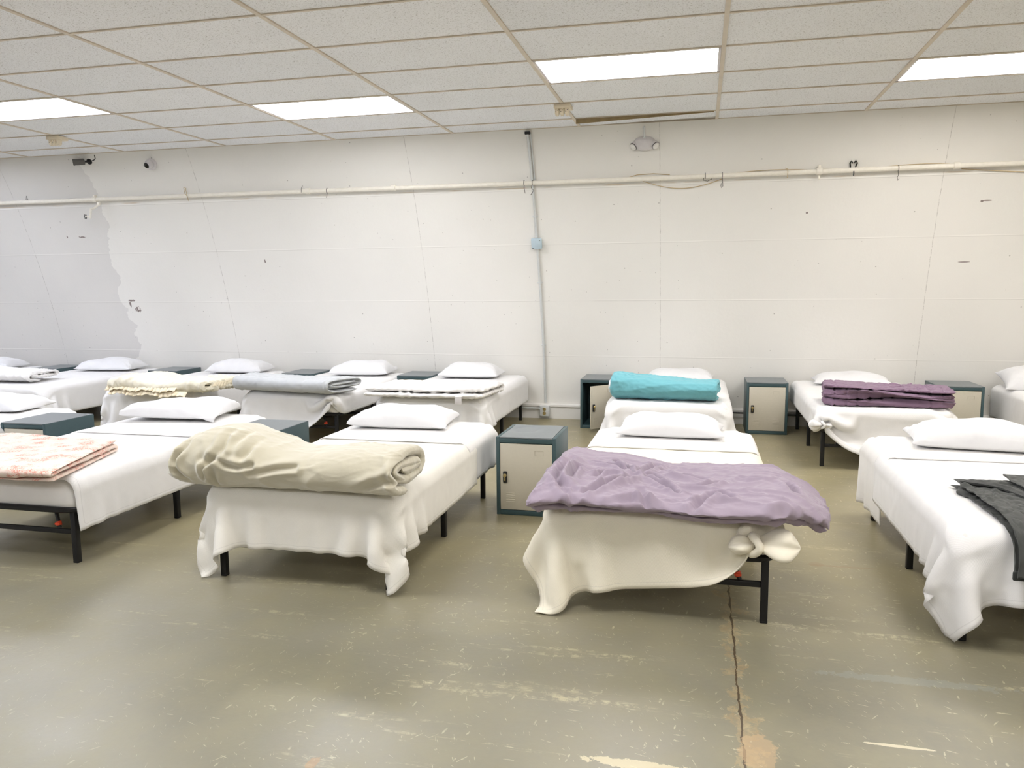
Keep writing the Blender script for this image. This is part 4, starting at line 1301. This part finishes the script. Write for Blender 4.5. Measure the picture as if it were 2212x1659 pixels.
def sprinkler(x, label, drop):
    r = empty('pipe_outlet', (x, py_, PZ)); tag(r, label, 'pipe outlet', 'pipe outlets on the wall')
    b = MB(); b.tube([(0, 0, -.02), (0, 0, -.05), (-.05 * drop, -.02, -.09), (-.085 * drop, -.03, -.10), (-.1 * drop, -.03, -.18 * drop - .02)], .012, 10)
    b.lathe([(.013, 0), (.02, .003), (.02, .03), (.013, .033)], (0, 0, -.055), (0, 0, 1), 12)
    b.obj('drop_pipe', M['pipe_paint'], r)
    b = MB(); c = Vector((-.1 * drop - .055, -.03, -.18 * drop + .0))
    if drop > .5:
        b.tube([(-.1, -.03, -.185), tuple(c)], .006, 8)
        o1 = b.obj('stem', M['pipe_paint'], r)
        b = MB()
        for k in range(6):
            an = 2 * PI * k / 6
            b.lathe([(.003, -.004), (.009, -.003), (.009, .003), (.003, .004)], c + Vector((-.006, .018 * math.cos(an), .018 * math.sin(an))), (-.6, -.8, 0), 8)
        b.lathe([(.004, -.004), (.009, -.002), (.009, .002), (.004, .004)], c, (-.6, -.8, 0), 8)
        b.obj('valve_wheel', M['glass_black'], r)
sprinkler(-6.5, 'small capped pipe drop with a dark wheel under the long wall pipe, far left', 1.0)
# second outlet: stub above the pipe
r = empty('pipe_bracket', (1.0, py_ + .03, PZ + .03)); tag(r, 'small stained pipe bracket on the wall above the dusty purple quilt', 'bracket')
b = MB(); b.box((-.02, .03, .045), (.03, .02, .07), .003); b.obj('plate', M['wire'], r)
b = MB(); b.lathe([(.02, 0), (.02, .02), (.008, .03), (.008, .06)], (0, 0, -.035), (0, -.2, -1), 12); b.obj('nozzle', M['pipe_paint'], r)
r = empty('cable_clamp', (1.28, py_ + .03, PZ + .05)); tag(r, 'dark metal clamp on the long wall pipe, near the right', 'clamp')
b = MB()
for k in (-1, 1):
    b.tube([(k * .02, 0, -.02), (k * .03, -.03, .01), (k * .018, -.02, .035), (k * .006, -.02, .01)], .006, 7)
b.tube([(0, -.045, -.1), (0, -.048, -.06)], .005, 7)
b.obj('jaw', M['glass_black'], r)

# vertical conduit with blue junction box and floor outlet
cr = empty('conduit', (-1.6, wall_y(1.5) - .02, 0)); tag(cr, 'thin grey conduit running down the wall from ceiling to floor outlet', 'conduit')
def conduit_pts(x, z0, z1, off):
    return [on_wall(x, z, off) for z in np.linspace(z0, z1, 18)]
b = MB(); b.tube(conduit_pts(-1.60, 1.9, ZC - .03, .016), .0125, 10); b.tube([tuple(on_wall(-1.575, z, .012)) for z in np.linspace(2.4, ZC - .03, 8)], .006, 8)
sub(b.obj('upper_tube', M['galv']), cr)
b = MB(); b.tube(conduit_pts(-1.60, .17, 1.80, .016), .0125, 10)
sub(b.obj('lower_tube', M['galv']), cr)
for z in (2.1, 1.45, .8):
    b = MB(); p = on_wall(-1.6, z, .012); b.box(p, (.05, .022, .014), .003); sub(b.obj('strap', M['galv']), cr)
b = MB(); p = on_wall(-1.60, ZC - .022, .02); b.box(p, (.05, .04, .025), .004); sub(b.obj('top_clip', M['black']), cr)
r = empty('junction_box', on_wall(-1.603, 1.845, .030)); tag(r, 'pale blue square junction box halfway down the wall conduit', 'junction box')
ax = wall_n(1.845); r.rotation_euler = (math.atan2(ax.z, -ax.y) * -1, 0, 0)
b = MB(); b.box((0, 0, 0), (.105, .04, .105), .008); b.obj('box', M['blue_box'], r)
b = MB(); b.box((0, -.021, 0), (.1, .005, .1), .003); cv = b.obj('cover', M['blue_box'], r)
b = MB()
for sx, sz in ((1, 1), (-1, -1)): b.lathe([(.005, 0), (.005, .003)], (sx * .036, -.023, sz * .04), (0, -1, 0), 8)
b.obj('screw', M['dark_wire'], cv)
r = empty('power_outlet', (-1.60, wall_y(.05) - .075, .085)); tag(r, 'grey steel double power outlet at the foot of the wall conduit', 'power outlet')
b = MB(); b.box((0, .01, 0), (.105, .06, .115), .006); b.obj('box', M['galv'], r)
b = MB(); b.box((0, -.022, 0), (.1, .005, .11), .004)
for sz in (-1, 1):
    for sx in (-1, 1): b.lathe([(.004, 0), (.004, .004)], (sx * .043, -.024, sz * .046), (0, -1, 0), 8)
b.obj('face_plate', M['galv'], r)
for sz in (-1, 1):
    b = MB(); b.lathe([(.001, 0), (.019, .0), (.018, .006), (.004, .007)], (0, -.024, sz * .022), (0, -1, 0), 16)
    so = b.obj('socket', M['brass'], r)
    b = MB()
    for sx in (-1, 1): b.box((sx * .006, -.0315, sz * .022 + .003), (.003, .002, .009))
    b.obj('slot', M['lock'], so)
b = MB()
b.tube([(-1.64, wall_y(.1) - .065, .11), (-2.1, wall_y(.1) - .065, .112), (-3.2, wall_y(.1) - .065, .118)], .011, 8)
tag(b.obj('conduit', M['galv']), 'grey conduit running low along the skirting into the floor outlet', 'conduit')
b = MB()
pth = [(.30, wall_y(.1) - .085, .10), (.36, wall_y(.1) - .085, .125), (.46, wall_y(.1) - .085, .13)]
b.tube([(.25, 7.98, .012), (.27, 8.05, .06), (.29, 8.1, .11), (.33, 8.12, .13), (.5, 8.12, .128), (1.1, 8.12, .12)], .009, 8)
tag(b.obj('cable', M['dark_wire']), 'dark cable running along the skirting behind the closed locker', 'cable')

# emergency light
r = empty('emergency_light', on_wall(-.525, 2.70, 0)); tag(r, 'white twin-head emergency light on the wall under the ceiling', 'emergency light')
ax = wall_n(2.7); r.rotation_euler = (-math.atan2(ax.z, -ax.y), 0, 0)
bm = bmesh.new(); bmesh.ops.create_uvsphere(bm, u_segments=28, v_segments=16, radius=1)
for v in bm.verts:
    x, y, z = v.co
    v.co = (math.copysign(abs(x) ** .85, x) * .10, -abs(y) * .062 if y < 0 else 0, math.copysign(abs(z) ** .9, z) * .066)
b = MB(); b.bm.free(); b.bm = bm
b.obj('housing', M['white_plastic'], r, smooth=60)
for s in (-1, 1):
    b = MB(); dv = Vector((s * .55, -.75, -.35)).normalized(); c = Vector((s * .092, -.028, -.008))
    b.lathe([(.02, -.03), (.032, -.02), (.036, .0), (.036, .02), (.033, .024)], c, dv, 20)
    hd = b.obj('lamp_head', M['white_plastic'], r)
    b = MB(); b.lathe([(.031, .024), (.03, .028), (.02, .032), (.004, .034)], c, dv, 20); b.obj('lens', M['lens'], hd)
    b = MB(); b.lathe([(.0372, .014), (.0378, .016), (.0378, .019), (.0372, .021)], c, dv, 20); b.obj('gasket', M['dark_wire'], hd)
b = MB(); b.tube([(0, -.02, .055), (0, -.018, .16)], .0075, 8); b.tube([(-.012, -.018, .15), (.0, -.02, .06)], .004, 6); b.box((0, -.02, .062), (.026, .02, .012), .003)
b.obj('feed_conduit', M['galv'], r)

# cameras
r = empty('security_camera', on_wall(-6.48, 2.765, 0)); tag(r, 'dark bullet security camera on the wall near the ceiling, far left', 'security camera')
b = MB(); b.lathe([(.03, 0), (.032, .004), (.032, .02), (.02, .026)], (.02, 0, .03), (0, -1, -.25), 16); b.lathe([(.011, -.0), (.011, .05)], (.02, -.02, .025), (-.6, -.75, -.1), 10)
b.obj('mount', M['lock'], r)
d = Vector((-.78, -.62, -.12)).normalized()
b = MB(); b.lathe([(.012, 0), (.03, .004), (.034, .012), (.034, .1), (.036, .102), (.036, .115), (.031, .116), (.031, .108)], Vector((-.005, -.05, .02)), d, 20)
bo = b.obj('camera_body', M['bronze'], r)
b = MB(); b.lathe([(.03, .1), (.03, .109), (.012, .11), (.003, .111)], Vector((-.005, -.05, .02)), d, 18); b.obj('lens', M['glass_black'], bo)
b = MB(); b.tube([(.04, -.015, .03), (.08, -.02, .035), (.11, -.03, .05), (.115, -.04, .07), (.115, -.045, .088)], .005, 7)
b.tube([(.02, -.02, .045), (-.005, -.02, .06), (-.012, -.025, .075), (.01, -.03, .08), (.03, -.02, .06)], .004, 7)
b.obj('cable', M['lock'], r)
r = empty('security_camera', on_wall(-5.70, 2.735, 0)); tag(r, 'white dome security camera with a black eye, on the wall near the ceiling', 'security camera')
b = MB(); ax = Vector((-.1, -.95, -.4)).normalized()
b.lathe([(.056, 0), (.06, .005), (.06, .03), (.052, .04)], (0, 0, 0), (0, -1, -.22), 24); b.obj('base', M['white_plastic'], r)
b = MB(); b.lathe([(.048 * math.cos(a), .048 * math.sin(a)) for a in np.linspace(-.5, 1.5, 12)], (-.004, -.045, -.008), (-.25, -.9, -.5), 22)
eye = b.obj('ball', M['white_plastic'], r)
b = MB(); b.lathe([(.03, .036), (.031, .042), (.026, .047), (.004, .05)], (-.004, -.045, -.008), (-.25, -.9, -.5), 20); b.obj('lens', M['glass_black'], eye)
b = MB(); b.tube([(.012, -.02, .05), (.014, -.03, .07), (.004, -.04, .1), (-.006, -.04, .122)], .006, 8); b.obj('cable', M['lock'], r)

# ceiling power outlets
def ceil_outlet(x, y, label, flip=1):
    r = empty('ceiling_power_outlet', (x, y, ZC)); tag(r, label, 'ceiling power outlet', 'cream outlet boxes on the ceiling')
    b = MB(); b.box((0, 0, -.017), (.135, .13, .034), .005); b.obj('box', M['cream_plastic'], r)
    for k, (dx, dy) in enumerate(((-.045, -.02), (-.005, -.02), (.035, -.02))):
        b = MB(); b.box((dx, dy, -.055), (.032, .05, .045), .006); b.box((dx, dy, -.08), (.024, .036, .012), .004)
        so = b.obj('socket', M['cream_plastic'], r)
        b = MB()
        for q in (-1, 1): b.box((dx + q * .006, dy - .0255, -.052 + q * .006), (.005, .002, .007))
        b.obj('slot', M['dark_wire'], so)
    return r
ceil_outlet(-1.111, 6.47, 'cream outlet box hanging from the ceiling left of the slipped board')
ceil_outlet(-5.99, 6.47, 'cream outlet box hanging from the ceiling at the far left')

# loose wire ties and cables on the pipe
def tie(x, pts, mat, label, rad=.0025):
    b = MB(); b.tube([(p[0], p[1], p[2]) for p in pts], rad, 6)
    o = b.obj('wire_tie', mat, None, (x, py_ - .006, PZ)); return tag(o, label, 'wire tie', 'loose wire ties on the wall pipe')
ring = [(0, -.026 * math.cos(a), .026 * math.sin(a)) for a in np.linspace(-2.2, 2.4, 12)]
tie(-1.675, ring[3:] + [(.004, -.02, -.05), (.01, -.016, -.08), (.012, -.014, -.1)], M['dark_wire'], 'dark wire tie hanging from the pipe just left of the conduit')
tie(-1.59, ring[3:] + [(-.01, -.022, -.05), (.012, -.02, -.075), (-.004, -.016, -.1), (-.018, -.016, -.115)], M['dark_wire'], 'dark looped wire tie hanging where the pipe crosses the conduit')
tie(.02, ring[2:] + [(-.02, -.02, -.04), (.02, -.02, -.05), (.06, -.02, -.03)], M['dark_wire'], 'wire tie with a double loop on the pipe, right of the emergency light')
tie(.17, ring[3:] + [(.002, -.02, -.06), (-.012, -.02, -.09), (-.006, -.02, -.115), (.006, -.02, -.1), (.004, -.02, -.065)], M['dark_wire'], 'wire tie with a dangling ring on the pipe, left of the stained bracket')
tie(1.64, ring[3:] + [(0, -.02, -.06), (-.01, -.02, -.08), (-.004, -.02, -.105), (.006, -.02, -.09)], M['dark_wire'], 'rightmost wire tie, dangling a small ring from the pipe')
tie(-5.36, [(-.04, .02, .1), (-.055, .0, .09), (-.03, -.02, .03), (0, -.026, 0), (.01, -.02, -.05), (-.005, -.02, .0), (-.03, .0, .07), (-.04, .02, .1)], M['wire'], 'long slack wire loop over the pipe below the dome camera', .003)
tie(-7.45, [(-.01, 0, .03), (0, .0, .075), (.012, 0, .035), (.02, 0, .02)], M['dark_wire'], 'small pointed wire tie standing on the pipe at the far left')
tie(-4.02, [(0, -.026, -.01), (0, -.02, .03), (.003, 0, .06)], M['dark_wire'], 'short wire tie standing on the pipe beside its left coupling')
tie(-3.74, ring[3:] + [(.004, -.02, -.05), (-.006, -.02, -.07)], M['dark_wire'], 'short wire tie hanging from the pipe right of its left coupling')
tie(.74, [(-.03, -.0, .04), (-.012, -.02, .03), (-.008, -.026, 0), (-.012, -.02, -.05)], M['wire'], 'tan wire tie around the pipe just left of the stained bracket', .003)
b = MB()
b.tube([on_wall(x, z, .006) for x, z in ((-.9, 2.405), (-.84, 2.40), (-.72, 2.41), (-.6, 2.44), (-.45, 2.445), (-.3, 2.43))], .0035, 6)
b.tube([on_wall(-.55 + .85 * u, 2.385 - .075 * math.sin(PI * min(1, u * 1.15)), .012) for u in np.linspace(0, .85, 24)], .0035, 6)
tag(b.obj('cable', M['wire']), 'tan cable sagging in a bow below the pipe under the emergency light', 'cable')
b = MB()
b.tube([on_wall(2.15 + 1.6 * u, 2.385 - .06 * math.sin(PI * u * .8), .012) for u in np.linspace(0, 1, 24)], .0035, 6)
tag(b.obj('cable', M['wire']), 'tan cable sagging below the pipe at the right edge', 'cable')
b = MB()
b.tube([on_wall(.3 + 1.75 * u, 2.425 + .012 * math.sin(u * 9), .01) for u in np.linspace(0, 1, 40)], .003, 6)
tag(b.obj('cable', M['wire']), 'tan cable clipped along the top of the pipe above the dusty purple quilt', 'cable')

# ------------------------------------------------------------------ world and view
w = bpy.data.worlds.new('world'); SC.world = w; w.use_nodes = True
w.node_tree.nodes['Background'].inputs[0].default_value = (.02, .02, .02, 1)
SC.view_settings.view_transform = 'Standard'; SC.view_settings.look = 'None'
SC.view_settings.gamma = 1; SC.view_settings.use_curve_mapping = False
SC.view_settings.exposure = 1.36
SC.cycles.diffuse_bounces = 5
SC.cycles.max_bounces = 7
